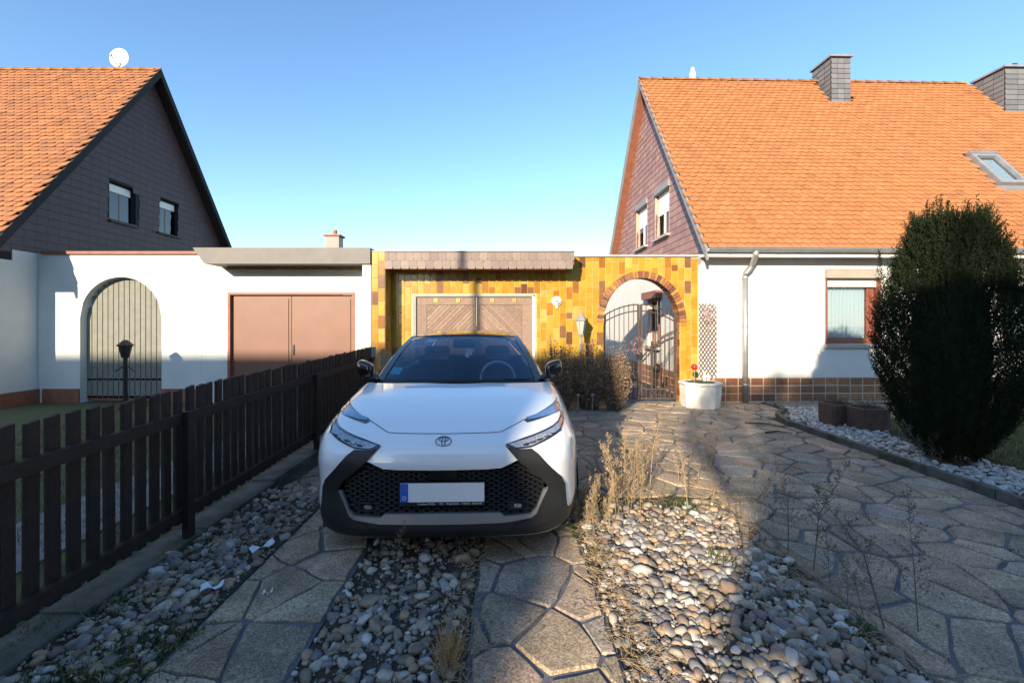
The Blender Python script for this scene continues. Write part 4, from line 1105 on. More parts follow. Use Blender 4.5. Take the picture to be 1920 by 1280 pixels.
for s_ in (-1, 1):
    def side(u, t):
        a = ws(s_*1.05, u*2) if u < .5 else roof(s_*1.02, (u-.5)*2)
        yb = 1.40+(4.1-1.40)*(u**1.35); b = Vector((s_*.775, max(yb, a.y if u < .5 else yb) if u > .02 else 1.40, 1.04))
        return a.lerp(b, t)
    grid('side_window', 'side_glass', side, 0, 1, 24, 0, 1, 4, CAR)
    m_ = MB().add([(s_*(.76), 1.42, 1.03),(s_*.86,1.44,1.07),(s_*.86,1.50,1.09),(s_*.76,1.52,1.05),(s_*.76,1.42,1.0),(s_*.86,1.44,1.045),(s_*.86,1.50,1.045),(s_*.76,1.52,1.0)],
        [(0,1,2,3),(7,6,5,4),(0,4,5,1),(2,6,7,3),(1,5,6,2)]).build('wing_mirror', 'car_black', CAR)
    bm = bmesh.new(); bmesh.ops.create_icosphere(bm, subdivisions=3, radius=1)
    for v in bm.verts:
        x, y, z = [math.copysign(abs(c_)**.6, c_) for c_ in v.co]; f = .5+.5*x
        v.co = Vector((s_*(.885+.078*x), 1.47+.075*y+.02*x+(-.035 if y > 0 else 0)*0, 1.125+.084*z*(.72+.28*f)+.012*x))
    me = bpy.data.meshes.new('mirror_shell'); bm.to_mesh(me); bm.free(); me.materials.append(M['car_gloss'])
    me.polygons.foreach_set('use_smooth', [True]*len(me.polygons)); put('mirror_shell', me, m_)
MB().tube([(-.45,1.12,1.055),(.0,1.10,1.056),(.42,1.13,1.05)], .009, 5).tube([(.1,1.10,1.056),(.62,1.24,1.045)], .009, 5).build('wiper', 'car_black', CAR)
# wheels
def wheel(s_, y):
    w_ = MB(); c = (s_*.83, y, .335)
    R = lambda prof: [(Vector(c)+Vector((s_*d, r*math.cos(a), r*math.sin(a)))) for r, d in prof for a in [2*math.pi*k/28 for k in range(28)]]
    pr = [(.22,-.1),(.31,-.11),(.335,-.09),(.335,.06),(.31,.085),(.235,.08)]
    ty = w_.add(R(pr), [(i*28+k,i*28+(k+1)%28,(i+1)*28+(k+1)%28,(i+1)*28+k) for i in range(5) for k in range(28)]).build('wheel', 'tyre', CAR, True)
    rm = MB(); pr = [(.235,.05),(.22,.07),(.21,.03),(.05,.05),(.01,.06)]
    rm.add(R(pr), [(i*28+k,i*28+(k+1)%28,(i+1)*28+(k+1)%28,(i+1)*28+k) for i in range(2) for k in range(28)]+[(3*28+k,3*28+(k+1)%28,4*28+(k+1)%28,4*28+k) for k in range(28)])
    for k in range(5):
        a = 2*math.pi*k/5; rm.bar(Vector(c)+Vector((s_*.055,0,0)), Vector(c)+Vector((s_*.045,.215*math.cos(a),.215*math.sin(a))), .05, .02, up=Vector((1,0,0)))
    rm.build('rim', 'car_silver', ty)
for s_ in (-1, 1):
    for y in (.95, 3.59):
        wheel(s_, y)
        V = [(s_*(HWD+.012), y+r*math.cos(a), .335+r*math.sin(a)) for r in (.365,.425) for a in [-.25+(math.pi+.5)*k/20 for k in range(21)]]
        MB().add(V, [(k,k+1,k+22,k+21) for k in range(20)]).build('arch_cladding', 'car_cladding', CAR, fix=False)
MB().box(-.82,.82,.25,4.1,.19,.30).box(-.70,.70,.5,4.0,.30,.42).build('underbody', 'interior', CAR)
# interior
MB().add([(-.70,1.2,.98),(.70,1.2,.98),(.70,1.75,.98),(-.70,1.75,.98),(.70,1.85,.75),(-.70,1.85,.75)], [(0,1,2,3),(3,2,4,5)]).build('dashboard', 'interior', CAR, fix=False)
MB().box(-.73,.73,1.5,4.0,.42,.50).box(-.76,-.73,1.5,4.0,.45,1.0).box(.73,.76,1.5,4.0,.45,1.0).box(-.70,.70,3.3,3.4,.5,1.12).box(-.7,.7,3.4,4.15,1.0,1.04).build('cabin_lining', 'interior', CAR)
for sx in (-.36, .36):
    b_ = MB().add(*(lambda a: (a, [(0,1,2,3),(7,6,5,4),(0,4,5,1),(1,5,6,2),(2,6,7,3),(3,7,4,0)]))([(sx-.26,2.32,.55),(sx+.26,2.32,.55),(sx+.26,2.46,.55),(sx-.26,2.46,.55),(sx-.2,2.55,1.13),(sx+.2,2.55,1.13),(sx+.2,2.66,1.13),(sx-.2,2.66,1.13)])).box(sx-.26,sx+.26,1.85,2.32,.5,.62).build('seat', 'interior', CAR)
    MB().prism([(sx-.13,1.19),(sx+.13,1.19),(sx+.15,1.24),(sx+.12,1.285),(sx-.12,1.285),(sx-.15,1.24)], 2.54, 2.66).build('headrest', 'seat_red', b_)
    MB().prism([(sx-.14,1.13),(sx+.14,1.13),(sx+.16,1.20),(sx-.16,1.20)], 2.535, 2.57).build('headrest_pad', 'seat_grey', b_)
    MB().tube([(sx-.05,2.6,1.1),(sx-.05,2.6,1.2)], .008, 6).tube([(sx+.05,2.6,1.1),(sx+.05,2.6,1.2)], .008, 6).build('headrest_post', 'chrome', b_)
L_ = [(.36+.175*math.cos(a), 1.86-.06*math.sin(a)*-1, .99+.16*math.sin(a)) for a in [2*math.pi*k/28 for k in range(29)]]
st = MB().tube(L_, .015, 8, cap=False).build('steering_wheel', 'seat_grey', CAR, True)
MB().bar((.20,1.86,.99),(.52,1.86,.99),.03,.05).lathe((.36,1.85,.95),[(.05,0),(.06,.04),(.05,.08)],12).build('spokes', 'interior', st)
p = ws(0, .93); MB().box(-.12,.12,p.y+.10,p.y+.13,p.z-.12,p.z-.05).build('rear_view_mirror', 'car_gloss', CAR)
MB().box(-.10,.10,p.y+.0,p.y+.09,p.z-.05,p.z-.015).build('sensor_box', 'car_black', CAR)
mb = MB(); q = Vector((.05, p.y+.12, p.z-.16))
for k in range(9):
    e = Vector((rnd(-.04,.04), rnd(-.01,.01), rnd(-.05,.04))); mb.add([q+e+Vector((-.022,0,-.02)), q+e+Vector((.02,0,-.03)), q+e+Vector((.025,0,.02)), q+e+Vector((-.018,0,.028))], [(0,1,2,3)])
mb.tube([q+Vector((0,0,.04)), q+Vector((0,0,.12))], .002, 4); mb.build('hanging_charm', 'lamp_white', CAR, fix=False)
grid('inspection_sticker', 'sticker_pale', lambda u, t: ws(u, t)+Vector((0,.004,-.004)), -.66, -.47, 3, .80, .90, 2, wsc)
grid('emission_sticker', 'sticker_green', lambda u, t: ws(u, t)+Vector((0,.004,-.004)), -.93, -.78, 3, .13, .24, 2, wsc)

# ============================================================ GARDEN THINGS
tr = thing('wall_trellis', 'narrow brown lattice trellis leaning on the white wall beside the archway', 'trellis', (X(1327,8.68), 8.66, .52))
tw_, th__ = .345, 1.45
for d in (-1, 1):
    c = -tw_
    while c < th__+tw_:
        poly = clip_rect([(-tw_/2, c-.009-d*0), (tw_/2, c+tw_*1.45*d-.009), (tw_/2, c+tw_*1.45*d+.009), (-tw_/2, c+.009)], -tw_/2, tw_/2, 0, th__)
        if len(poly) >= 3: MB().prism(poly, 0 if d < 0 else .012, .011 if d < 0 else .023).build('lath', 'trellis_wood', tr)
        c += .105
mb = MB()
for k in range(260):
    p = Vector((random.gauss(-.03,.06), -.05+rnd(-.05,.03), 1.2+random.gauss(0,.10))); q = .015
    e = Vector((rnd(-1,1),rnd(-1,1),rnd(-1,1))).normalized()*q; f_ = Vector((rnd(-1,1),rnd(-1,1),rnd(-1,1))).normalized()*q
    mb.add([p-e, p+f_, p+e, p-f_], [(0,1,2,3)])
tag(mb.build('flower_garland', 'pink', None, loc=tr.location.copy(), fix=False), 'pale pink flowers hanging near the top of the lattice trellis', 'flowers')
pt = thing('white_planter', 'white octagonal stone planter in front of the trellis and downpipe', 'planter', (X(1313,8.3), 8.3, 0))
MB().lathe((0,0,0), [(.33,0),(.34,.05),(.36,.25),(.365,.38),(.36,.42)], 8, ph=math.pi/8).build('bowl', 'planter_white', pt)
MB().lathe((0,0,.423), [(.37,0),(.39,.025),(.38,.055),(.30,.058),(.29,.03)], 8, ph=math.pi/8).build('rim', 'planter_white', pt)
MB().lathe((0,0,.47), [(.28,0),(.2,.02)], 10).build('soil', 'soil', pt)
rb = thing('red_glass_ball', 'shiny red ball on a thin stick stuck in the white planter', 'ball', (X(1302,8.2), 8.2, .49))
MB().tube([(0,0,0),(0,0,.22)], .008, 6).build('stick', 'lamp_grey', rb)
bm = bmesh.new(); bmesh.ops.create_uvsphere(bm, u_segments=16, v_segments=10, radius=.06)
for v in bm.verts: v.co.z += .27
me = bpy.data.meshes.new('ball'); bm.to_mesh(me); bm.free(); me.materials.append(M['red_gloss']); me.polygons.foreach_set('use_smooth', [True]*len(me.polygons)); put('ball', me, rb)
for (px, hgt) in ((1321, .16), (1328, .11)):
    o = MB().lathe((0,0,0), [(.02,0),(.035,.02),(.02,.05),(.018,hgt),(.03,hgt+.02)], 8).build('planter_stake', 'lamp_white', None, loc=(X(px,8.3), 8.3, .485))
    tag(o, 'taller pale stake in the white planter' if hgt > .12 else 'shorter pale stake in the white planter near the downpipe', 'stake')
# post lantern among the shrubs
lp = thing('garden_lamp', 'grey post lantern with a faceted glass head rising from the dry shrubs', 'lamp', (X(1089.5,8.35), 8.35, 0))
MB().tube([(0,0,0),(0,0,1.33)], [.03,.022], 10).lathe((0,0,0),[(.09,0),(.09,.04),(.04,.12),(.03,.2)],10).build('post', 'lamp_grey', lp)
MB().lathe((0,0,1.33), [(.05,0),(.06,.03),(.045,.05)], 8).build('collar', 'lamp_grey', lp)
MB().lathe((0,0,1.385), [(.045,0),(.092,.235)], 6).build('glass', 'lamp_glass', lp)
mb = MB()
for k in range(6):
    a = 2*math.pi*k/6; mb.bar((.047*math.cos(a),.047*math.sin(a),1.385),(.095*math.cos(a),.095*math.sin(a),1.62),.010,.010)
mb.build('glazing_bars', 'lamp_grey', lp)
MB().lathe((0,0,1.62), [(.118,0),(.115,.02),(.05,.10),(.022,.13),(.02,.16),(.006,.20)], 6).build('lamp_roof', 'lamp_grey', lp)
for px, h, lab in ((1083, .36, 'small white stake light at the left foot of the dry shrubs'), (1110, .36, 'small white stake light at the right foot of the dry shrubs')):
    s_ = thing('stake_light', lab, 'light', (X(px,7.75), 7.75, 0)); MB().tube([(0,0,0),(.01,0,h-.1)], .009, 6).build('stem', 'lamp_grey', s_)
    MB().lathe((.01,0,h-.1), [(.015,0),(.028,.04),(.038,.05),(.012,.08)], 10).build('cap', 'lamp_grey', s_)
# dry shrubs
def shrub(px, Y, wd, h, n_, lab):
    s_ = thing('dry_shrub', lab, 'shrub', (X(px,Y), Y, 0), group=None)
    br = MB(); lf = MB()
    for k in range(n_):
        a = rnd(0, 6.28); r = wd*math.sqrt(random.random()); bx, by = .35*r*math.cos(a), .35*r*math.sin(a); tx, ty = r*math.cos(a), .8*r*math.sin(a)
        hh_ = h*rnd(.5,1.0)*(1-.35*(r/wd)**2)*(1+.12*math.sin(a*2+px)); P = [Vector((bx,by,0)), Vector((bx+(tx-bx)*.5,by+(ty-by)*.5,hh_*.5))+Vector((rnd(-.03,.03),rnd(-.03,.03),0)), Vector((tx,ty,hh_))]
        br.tube(P, [.006,.004,.002], 4, cap=False)
        for q in range(40):
            t = .12+.88*random.random()**.8; p = P[0].lerp(P[1], t*2) if t < .5 else P[1].lerp(P[2], t*2-1)
            p = p+Vector((rnd(-.06,.06), rnd(-.06,.06), rnd(-.03,.05))); L2 = rnd(.018,.036)
            e = Vector((rnd(-1,1),rnd(-1,1),rnd(-.4,1))).normalized()*L2; f_ = Vector((rnd(-1,1),rnd(-1,1),rnd(-1,1))).normalized()*L2*.5
            lf.add([p, p+e*.5+f_, p+e, p+e*.5-f_], [(0,1,2,3)])
    br.build('branches', 'dry_grey', s_, fix=False); lf.build('foliage', 'shrub_leaf', s_, fix=False)
shrub(1052, 7.95, .38, 1.42, 190, 'brown dry shrub closest to the car in front of the garage wall')
shrub(1105, 8.0, .40, 1.34, 200, 'brown dry shrub around the foot of the post lantern')
shrub(1152, 7.9, .33, 1.30, 160, 'brown dry shrub closest to the iron gate')
# planting rings
def ring(px, py, w_, lab):
    Y = 1.53*FPX/(py-HZ); r = thing('planting_ring', lab, 'planter', (X(px,Y), Y, 0), rnd(-.2,.2))
    V = []; n_ = 24; fs = []
    def sq(a, s_): 
        c, d = math.cos(a), math.sin(a); k = 1/((abs(c)**5+abs(d)**5)**.2); return (s_*k*c, s_*.9*k*d)
    for s_, z in ((w_*.96,0),(w_,.32),(w_*.97,.34),(w_*.8,.34),(w_*.78,.26)):
        for k in range(n_): x, y = sq(2*math.pi*k/n_, s_); V.append((x, y, z))
    fs = [(i*n_+k,i*n_+(k+1)%n_,(i+1)*n_+(k+1)%n_,(i+1)*n_+k) for i in range(4) for k in range(n_)]
    MB().add(V, fs).build('wall', 'planter_brown', r); MB().add(V[-n_:], [tuple(range(n_))]).build('soil', 'soil', r)
    t = MB()
    for k in range(46):
        a = rnd(0,6.28); q = rnd(0,w_*.6); b = Vector((q*math.cos(a), q*math.sin(a), .26)); e = Vector((rnd(-.2,.2), rnd(-.2,.2), rnd(.1,.24))); t.tube([b, b+e*.5+Vector((0,0,.04)), b+e], [.003,.003,.001], 3, cap=False)
    t.build('dead_stems', 'dry_grey', r, fix=False)
ring(1570, 796, .21, 'brown concrete planting ring nearer to the slab path')
ring(1627, 806, .22, 'brown concrete planting ring standing beside the dark yew')
struct(MB().box(5.05, 7.2, 7.95, 8.72, -.02, .03).build('house_path', 'concrete'))
# rubble right of the yew
for k, (px, py, w_, m_, lab) in enumerate(((1893,772,.22,'stone_sill','flat pale stone lying on the bed right of the yew'), (1912,781,.2,'red_wood','reddish brick fragment lying right of the yew'), (1880,762,.16,'stone_sill','small pale rock near the plinth right of the yew'))):
    Y = 1.53*FPX/(py-HZ); mb = MB(); v, f = PV[k]; mb.add([(a*w_, b*w_, c*w_+.06) for a, b, c in v], f); o = mb.build('rock', m_, None, loc=(X(px,Y), Y, 0)); tag(o, lab, 'rock')
c = Vector((X(1575,7.4), 7.4, .0)); mb = MB(); v, f = PV[4]; mb.add([(a*.2, b*.2, c_*.22+.1) for a, b, c_ in v], f); tag(mb.build('rock', 'stone_sill', None, loc=c), 'pale boulder behind the two planting rings', 'rock')

# ---- foliage helpers
def leafmass(pts, L, wdt, up=.5, n_=1):
    mb = MB()
    for p, d in pts:
        for k in range(n_):
            e = (d*.7+Vector((rnd(-1,1),rnd(-1,1),rnd(-1,1)+up))).normalized()*L*rnd(.6,1.3)
            f_ = e.cross(Vector((rnd(-1,1),rnd(-1,1),rnd(-1,1)))).normalized()*wdt*.5
            mb.add([p-f_*.6, p+e*.5-f_, p+e, p+e*.5+f_], [(0,1,2,3)])
    return mb
EGG = [(0,.3),(.05,.5),(.12,.70),(.21,.86),(.30,.96),(.40,1.0),(.53,.97),(.65,.84),(.75,.67),(.85,.47),(.93,.29),(1.0,.12)]
def egg(t):                                   # half-width over height 0..1
    for a, b in zip(EGG, EGG[1:]):
        if t <= b[0]: return a[1]+(b[1]-a[1])*(t-a[0])/(b[0]-a[0])
    return .2
def yew(name, lab, loc, H_, R_, mat, seed, dens=1.0, tops=26):
    random.seed(seed); y_ = thing(name, lab, 'shrub' if mat == 'yew' else 'tree', loc)
    MB().tube([(0,0,0),(.02,.01,H_*.2),(0,0,H_*.6)], [.07*R_,.06*R_,.03], 8).build('trunk', 'bark', y_)
    br = MB()
    for k in range(14):
        a = rnd(0,6.28); br.tube([(0,0,H_*.12), (R_*.4*math.cos(a),R_*.4*math.sin(a),H_*.4), (R_*.55*math.cos(a),R_*.55*math.sin(a),H_*.8)], [.03,.02,.006], 5, cap=False)
    br.build('limbs', 'bark', y_, fix=False)
    pts = []; N_ = int(2600*dens); k_ = R_/.8
    for k in range(N_):
        t = random.random()**.9; a = rnd(0,6.28); z = H_*(.01+.87*t)
        bump_ = 1+.14*noise.noise(Vector((math.cos(a)*2.2, math.sin(a)*2.2, z*1.1/k_+seed)))+.10*noise.noise(Vector((math.cos(a)*6, math.sin(a)*6, z*.8/k_+seed)))+.06*noise.noise(Vector((math.cos(a)*13, math.sin(a)*13, z*4/k_+seed)))
        r = R_*egg(z/H_)*bump_*(rnd(.78,.95) if k % 4 else rnd(.45,.8))
        c = Vector((r*math.cos(a), r*math.sin(a), z)); out_ = Vector((math.cos(a)*.45, math.sin(a)*.45, 1)).normalized()
        ln = rnd(.10,.27)*k_
        for q in range(11):
            s_ = q/10; pts.append((c+out_*ln*s_+Vector((rnd(-1,1),rnd(-1,1),rnd(-1,1)))*.022*k_*(1.2-s_), out_))
    for k in range(tops):                       # upright shoots
        a = rnd(0,6.28); rr = R_*(.48*math.sqrt(random.random()) if k % 3 else rnd(.72,.96)); zt = H_*((.84-.10*(rr/R_)) if k % 3 else rnd(.5,.72)); ln = H_*rnd(.07,.17)
        for q in range(80):
            s_ = random.random(); wd_ = .045*(1-s_*.85)*k_; pts.append((Vector((rr*math.cos(a)+rnd(-1,1)*wd_, rr*math.sin(a)+rnd(-1,1)*wd_, zt+ln*s_)), Vector((0,0,1))))
    leafmass(pts, .034*k_, .0095*k_, .6, 2).build('crown', mat, y_, fix=False)
    return y_
yw = yew('yew', 'large egg shaped dark green yew standing before the house windows', (X(1780,4.98), 4.98, 0), 3.02, .66, 'yew', 3, 4.2, 60)
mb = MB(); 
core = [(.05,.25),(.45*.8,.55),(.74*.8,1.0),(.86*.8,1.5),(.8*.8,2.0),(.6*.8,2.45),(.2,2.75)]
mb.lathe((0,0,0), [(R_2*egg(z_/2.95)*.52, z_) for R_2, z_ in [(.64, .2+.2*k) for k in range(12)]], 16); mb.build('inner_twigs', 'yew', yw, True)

# ---- weeds
def weed_mesh(h, nbr, seed, fluff=1.0):
    random.seed(seed); st = MB(); sd_ = MB()
    lean = Vector((rnd(-.22,.22), rnd(-.22,.22), 0)); P = [Vector((0,0,0)), Vector((0,0,h*.5))+lean*h*.25, Vector((0,0,h*.97))+lean*h*1.3]
    st.tube(P, [.0038,.0028,.0010], 4, cap=False)
    for k in range(nbr):
        t = .25+.72*k/nbr; p = P[0].lerp(P[1], t*2) if t < .5 else P[1].lerp(P[2], t*2-1)
        a = rnd(0,6.28); L2 = h*rnd(.10,.24)*(1.25-t); e = Vector((math.cos(a)*rnd(.35,.9), math.sin(a)*rnd(.35,.9), .75))*L2; st.tube([p, p+e*.6+Vector((0,0,-.006)), p+e], [.0013,.0010,.0005], 3, cap=False)
        for q in range(int(7*fluff)):
            c = p+e*rnd(.35,1.05)+Vector((rnd(-1,1),rnd(-1,1),rnd(-1,1)))*.010; s_ = rnd(.003,.007)
            u_ = Vector((rnd(-1,1),rnd(-1,1),rnd(-1,1))).normalized()*s_; v_ = Vector((rnd(-1,1),rnd(-1,1),rnd(-1,1))).normalized()*s_
            sd_.add([c-u_, c+v_, c+u_, c-v_], [(0,1,2,3)])
    return st, sd_
def weed_proto(h, nbr, seed, mat, mat2, fl=1.0):
    st, sd_ = weed_mesh(h, nbr, seed, fl); return st.mesh('stem', mat), sd_.mesh('seed_heads', mat2)
TALL = [weed_proto(.70, 38, 20+k, 'dry_grey', 'dry_grey', 1.3) for k in range(7)]
PALE = [weed_proto(.55, 34, 40+k, 'dry', 'dry', 1.2) for k in range(8)]
random.seed(11)
def weed(protos, x, y, h, label, group, z=0):
    a, b = random.choice(protos); w_ = thing('dry_weed', label, 'weed', (x, y, z), rnd(0,6.28), group); w_.scale = (h, h, h*rnd(.9,1.1)); w_.rotation_euler = (rnd(-.14,.14), rnd(-.14,.14), rnd(0,6.28))
    put('stem', a, w_); stuff(put('seed_heads', b, w_)); return w_
for px, py, top in ((1525,1075,868),(1478,1040,850),(1660,1185,900),(1722,1190,940),(1424,1020,845),(1372,975,860),(1395,1060,930),(1560,1120,985),(1450,1000,900),(1590,1140,1030),(1620,1160,1010)):
    Y = 1.53*FPX/(py-HZ); weed(TALL, X(px,Y), Y, (py-top)*Y/FPX/.7, 'tall thin grey brown dead weed along the right edge of the pebble bed', 'dead weeds along the pebble bed')
for k in range(50):
    y = rnd(3.45, 4.85); x = .66+(y-3.4)*.45+random.choice((rnd(-.05,.35), rnd(0,1.0))); weed(PALE, x, y, rnd(.5,1.3)*rnd(.7,1), 'pale dry feathery weed in the cluster at the far end of the pebble bed', 'pale dry weeds at the end of the pebble bed')
for k in range(16):
    weed(PALE, rnd(.50,.78), rnd(3.0,3.75), rnd(.35,.75), 'pale dry feathery weed in the cluster at the far end of the pebble bed', 'pale dry weeds at the end of the pebble bed')
for px, py, h in ((1730,880,.85),(1800,870,.7),(1745,872,.7),(1855,860,.5),(1690,850,.5)):
    Y = 1.53*FPX/(py-HZ); weed(TALL, X(px,Y), Y, h, 'thin dead weed in front of the dark yew', 'dead weeds under the yew')
for px, py, h in ((1500,775,.5),(1516,772,.7),(1545,770,.4),(1610,770,.35),(1462,778,.3)):
    Y = 1.53*FPX/(py-HZ); weed(TALL, X(px,Y), Y, h, 'thin dead weed before the brown tiled house plinth', 'dead weeds before the plinth')
weed(TALL, -.63, 2.55, .62, 'single thin dead weed rising in front of the car bumper', None)
random.seed(5)
gt = thing('dry_grass_tuft', 'golden dry twiggy tuft at the bottom edge between two paving tracks', 'weed', (X(842,1.93), 1.93, 0))
a = MB()
for k in range(70):
    e = Vector((random.gauss(0,.05), random.gauss(0,.05), rnd(.12,.27))); b = Vector((rnd(-.025,.025), rnd(-.025,.025), 0)); a.tube([b, b+e*.55+Vector((rnd(-.01,.01),0,.01)), b+e], [.0022,.0018,.0008], 3, cap=False)
    for q in range(5):
        c = b+e*rnd(.4,1); u_ = Vector((rnd(-1,1),rnd(-1,1),rnd(.2,1)))*.022; a.tube([c, c+u_], [.0014,.0006], 3, cap=False)
a.build('stems', 'dry_gold', gt, fix=False)
# ground cover: fallen stems, moss, grass
def blades(name, mat, spots, h, wd_, lean=.6, label=None, cat=None):
    mb = MB()
    for x, y, k in spots:
        hh_ = h*rnd(.5,1.2)*k; e = Vector((rnd(-1,1)*lean, rnd(-1,1)*lean, 1))*hh_; a = rnd(0,3.14); q = Vector((math.cos(a), math.sin(a), 0))*wd_*.5
        p = Vector((x, y, .008)); mb.add([p-q, p+q, p+e*.6+q*.7, p+e], [(0,1,2),(0,2,3)])
    return stuff(mb.build(name, mat, fix=False))
o = blades('right_grass', 'grass', [(rnd(5.4,10), rnd(3.6,7.35), 1) for k in range(26000)], .055, .008); o['label'] = 'short olive grass right of the yew'; o['category'] = 'grass'
o = blades('left_grass', 'grass', [(rnd(-7,-2.45), rnd(1.5,8.4), 1) for k in range(16000)], .05, .008); o['label'] = 'green grass behind the picket fence'; o['category'] = 'grass'
sp_ = []
for cx_, cy_, r, n_ in ((.62,3.75,.22,260),(.55,3.3,.10,130),(.9,3.9,.3,200),(1.5,3.7,.2,200),(1.35,2.9,.12,120),(1.55,2.45,.1,120),(.6,2.95,.06,60),(-1.75,1.95,.2,420),(-1.9,1.7,.2,300),(-1.6,2.15,.10,160),(-2.1,3.2,.12,120),(-2.12,4.2,.15,140),(4.6,6.9,.15,150),(4.5,7.2,.1,80),(4.45,5.9,.06,60),(1.78,2.2,.06,80),(-.2,3.0,.06,80),(-2.1,2.4,.1,160),(-2.3,2.2,.1,120),(-2.28,3.0,.12,140),(-2.28,3.9,.14,140),(-2.05,2.9,.08,80),(-1.65,1.75,.16,260)):
    for k in range(n_): sp_.append((random.gauss(cx_, r*.6), random.gauss(cy_, r*.6), 1))
for k in range(26):
    cx_, cy_ = rnd(1.9,4.2), rnd(1.8,6.5)
    for q in range(14): sp_.append((random.gauss(cx_,.03), random.gauss(cy_,.03), .5))
o = blades('green_weeds', 'weed_green', sp_, .045, .010, 1.0); o['label'] = 'small green weeds and moss tufts between pebbles and slabs'; o['category'] = 'weeds'
mb = MB()
for k in range(2400):
    z_ = random.random()
    if z_ < .40: x, y = random.gauss(.6,.07), rnd(1.6,4.1)
    elif z_ < .68: x, y = random.gauss(1.80,.09), rnd(1.6,4.2)
    elif z_ < .80: x, y = random.gauss(-.2,.07), rnd(1.6,3.4)
    elif z_ < .9: x, y = random.gauss(1.1,.5), random.gauss(3.9,.3)
    else: x, y = random.gauss(-1.75,.25), rnd(1.7,3.6)
    a = rnd(0,6.28); L2 = rnd(.03,.12); p = Vector((x, y, rnd(.012,.06))); e = Vector((math.cos(a), math.sin(a), rnd(-.1,.35)))*L2
    mb.tube([p, p+e*.5+Vector((0,0,rnd(0,.015))), p+e], [.0016,.0014,.0008], 3, cap=False)
o = stuff(mb.build('fallen_stems', 'dry', fix=False)); o['label'] = 'litter of thin dry stems lying along the pebble beds'; o['category'] = 'plant litter'
mb = MB()
for k in range(900):
    x, y = rnd(-1.9,4.2), rnd(1.7,8.3)
    s_ = rnd(.006,.018); a = rnd(0,6.28); p = Vector((x, y, .028)); u_ = Vector((math.cos(a), math.sin(a), rnd(-.2,.4)))*s_; v_ = Vector((-math.sin(a), math.cos(a), rnd(-.2,.4)))*s_*.6
    mb.add([p-u_, p+v_, p+u_, p-v_], [(0,1,2,3)])
o = stuff(mb.build('leaf_litter', 'dry_grey', fix=False)); o['label'] = 'scattered small dry leaves on the slabs'; o['category'] = 'leaves'
# litter and sticks
def scrap(px, py, L_, w_, rot, lab, z=.05):
    Y = 1.5*FPX/(py-HZ); V = []; n_ = 6
    for k in range(n_+1):
        for s_ in (-1, 1): V.append((L_*(k/n_-.5), s_*w_*(.5+.2*math.sin(k*1.7)), .012*math.sin(k*1.3)+.008*s_*math.cos(k)))
    V += [(a, b, c-.003) for a, b, c in V]
    m_ = 2*(n_+1); fs = [(2*k,2*k+2,2*k+3,2*k+1) for k in range(n_)]+[(2*k+1+m_,2*k+3+m_,2*k+2+m_,2*k+m_) for k in range(n_)]
    o = MB().add(V, fs).build('paper_scrap', 'paper', None, loc=(X(px,Y), Y, z), fix=False); o.rotation_euler = (0,0,rot); tag(o, lab, 'litter')
scrap(492, 1027, .15, .05, .95, 'torn white paper scrap on the slab nearest the car', .045)
scrap(398, 1108, .11, .05, .35, 'crumpled white paper scrap on the pebbles near the fence', .06)
scrap(502, 1110, .05, .012, .4, 'tiny white paper strip on the left paving track', .032)
for px, py, L_, rot, lab in ((1435,800,.55,-.65,'dry bent branch lying at the end of the kerb'), (1460,815,.35,-.1,'short dry stick lying on the slabs by the kerb')):
    Y = 1.53*FPX/(py-HZ); o = MB().tube([(-L_/2,0,.03),(0,.03,.045),(L_/2,0,.03)], [.012,.011,.005], 6).build('fallen_stick', 'bark', None, loc=(X(px,Y), Y, 0)); o.rotation_euler = (0,0,rot); tag(o, lab, 'stick')

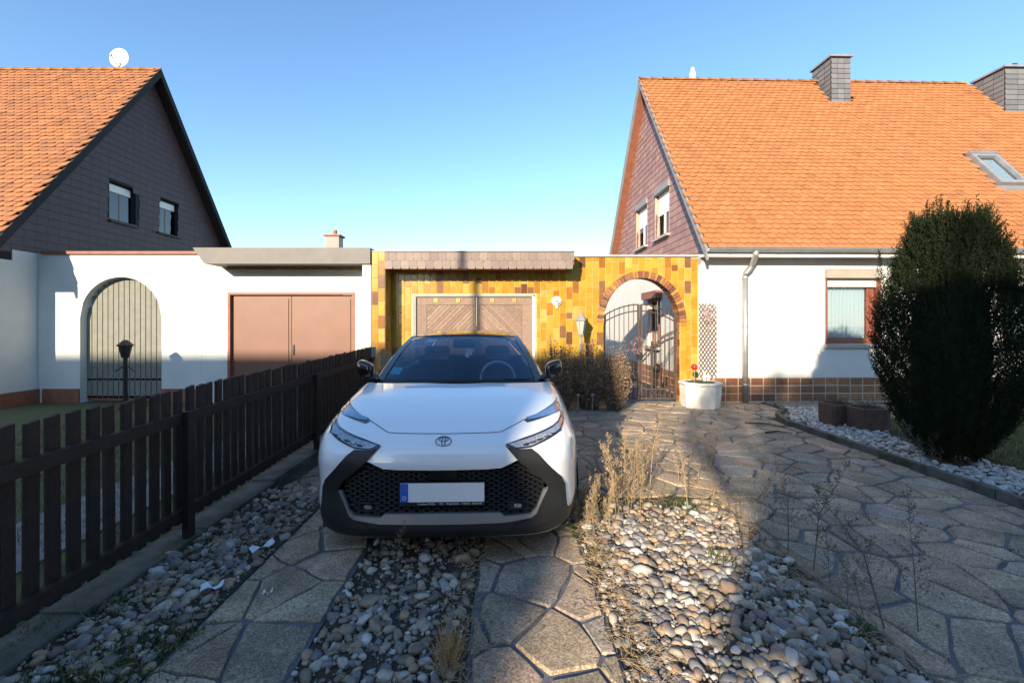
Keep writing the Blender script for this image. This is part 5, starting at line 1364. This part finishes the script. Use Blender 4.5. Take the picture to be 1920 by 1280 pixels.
# ============================================================ ACROSS THE STREET (behind the viewer; they throw the long morning shadows)
def round_tree(x, y, top, r, lab, seed):
    t_ = yew('round_tree', lab, (x, y, 0), 2.3*r, r, 'thuja', seed, .8, 10); z0 = top-2.3*r
    for ch in t_.children: ch.location = (0, 0, z0)
    MB().tube([(0,0,0),(.05,.02,z0*.6),(0,0,z0+.5)], [.14,.11,.08], 8).build('lower_trunk', 'bark', t_)
def row_house(x0, x1, yr, dep, zr, ze, lab, wall='plaster'):
    h = thing('street_house', lab, 'house', ((x0+x1)/2, yr, 0)); a = (x1-x0)/2
    MB().box(-a, a, -dep, dep, 0, ze).build('wall', wall, h)
    mb = MB(); mb.prism([(-dep,ze-.01),(dep,ze-.01),(0,zr-.05)], -a, a, fn=lambda x, y, z: (y, x, z)); mb.build('gable_wall', wall, h)
    for s_ in (-1, 1):
        V = [(-a-.2, s_*(dep+.35), ze-.4), (a+.2, s_*(dep+.35), ze-.4), (a+.2, 0, zr), (-a-.2, 0, zr)]
        MB().add(V+[(p[0], p[1], p[2]+.12) for p in V], [(0,1,2,3),(4,5,6,7),(0,4,5,1),(1,5,6,2),(2,6,7,3),(3,7,4,0)], (.4,.15,.06)).build('roof', 'roof_tile', h)
    for k in range(int(a)):
        x = -a+1+2*k
        for z in (1.0, 3.6):
            if z+1.2 < ze: wd = MB().box(x, x+1.0, dep, dep+.03, z, z+1.2).build('window', 'white_pvc', h); MB().box(x+.08, x+.92, dep+.031, dep+.04, z+.08, z+1.12).build('pane', 'side_glass', wd)
    return h
row_house(-34, -8.7, -14, 3.2, 9.25, 5.4, 'long row house with a tiled roof across the street behind the viewer')
row_house(-4.7, 16, -14, 3.2, 8.75, 5.0, 'lower row house across the street behind the conifers', 'plaster_left')
LB = ['first', 'second', 'third', 'fourth', 'fifth', 'sixth', 'seventh', 'eighth']
for k, (x, top, r) in enumerate(((-2.3,8.15,.85),(-1.5,8.85,.95),(-.5,9.0,1.0),(.9,8.8,1.2),(2.9,9.3,1.4),(5.3,9.5,1.5),(8.0,9.5,1.6))):
    yew('conifer', LB[k]+' conifer counted from the gap between the row houses across the street', (x, -9.6, 0), top, r, 'thuja', 60+k, .8, 8)
round_tree(-3.85, -9.6, 7.25, 1.05, 'round headed tree on a bare trunk nearest the gap across the street', 81)
round_tree(-3.0, -9.9, 7.5, 1.0, 'second round headed tree beside the conifers across the street', 82)
sl_ = thing('street_lamp', 'slender steel street lamp standing on the pavement behind the viewer', 'street lamp', (-.60-SDX*(YF+5.5), -5.5, 0))
MB().tube([(0,0,0),(0,0,9.2)], [.085,.06], 10).build('pole', 'zinc', sl_)
MB().tube([(0,0,9.2),(0,-.4,9.5),(0,-1.0,9.55)], .04, 8).build('arm', 'zinc', sl_)
MB().box(-.12,.12,-1.5,-.9,9.48,9.6).build('lamp_head', 'lamp_grey', sl_)
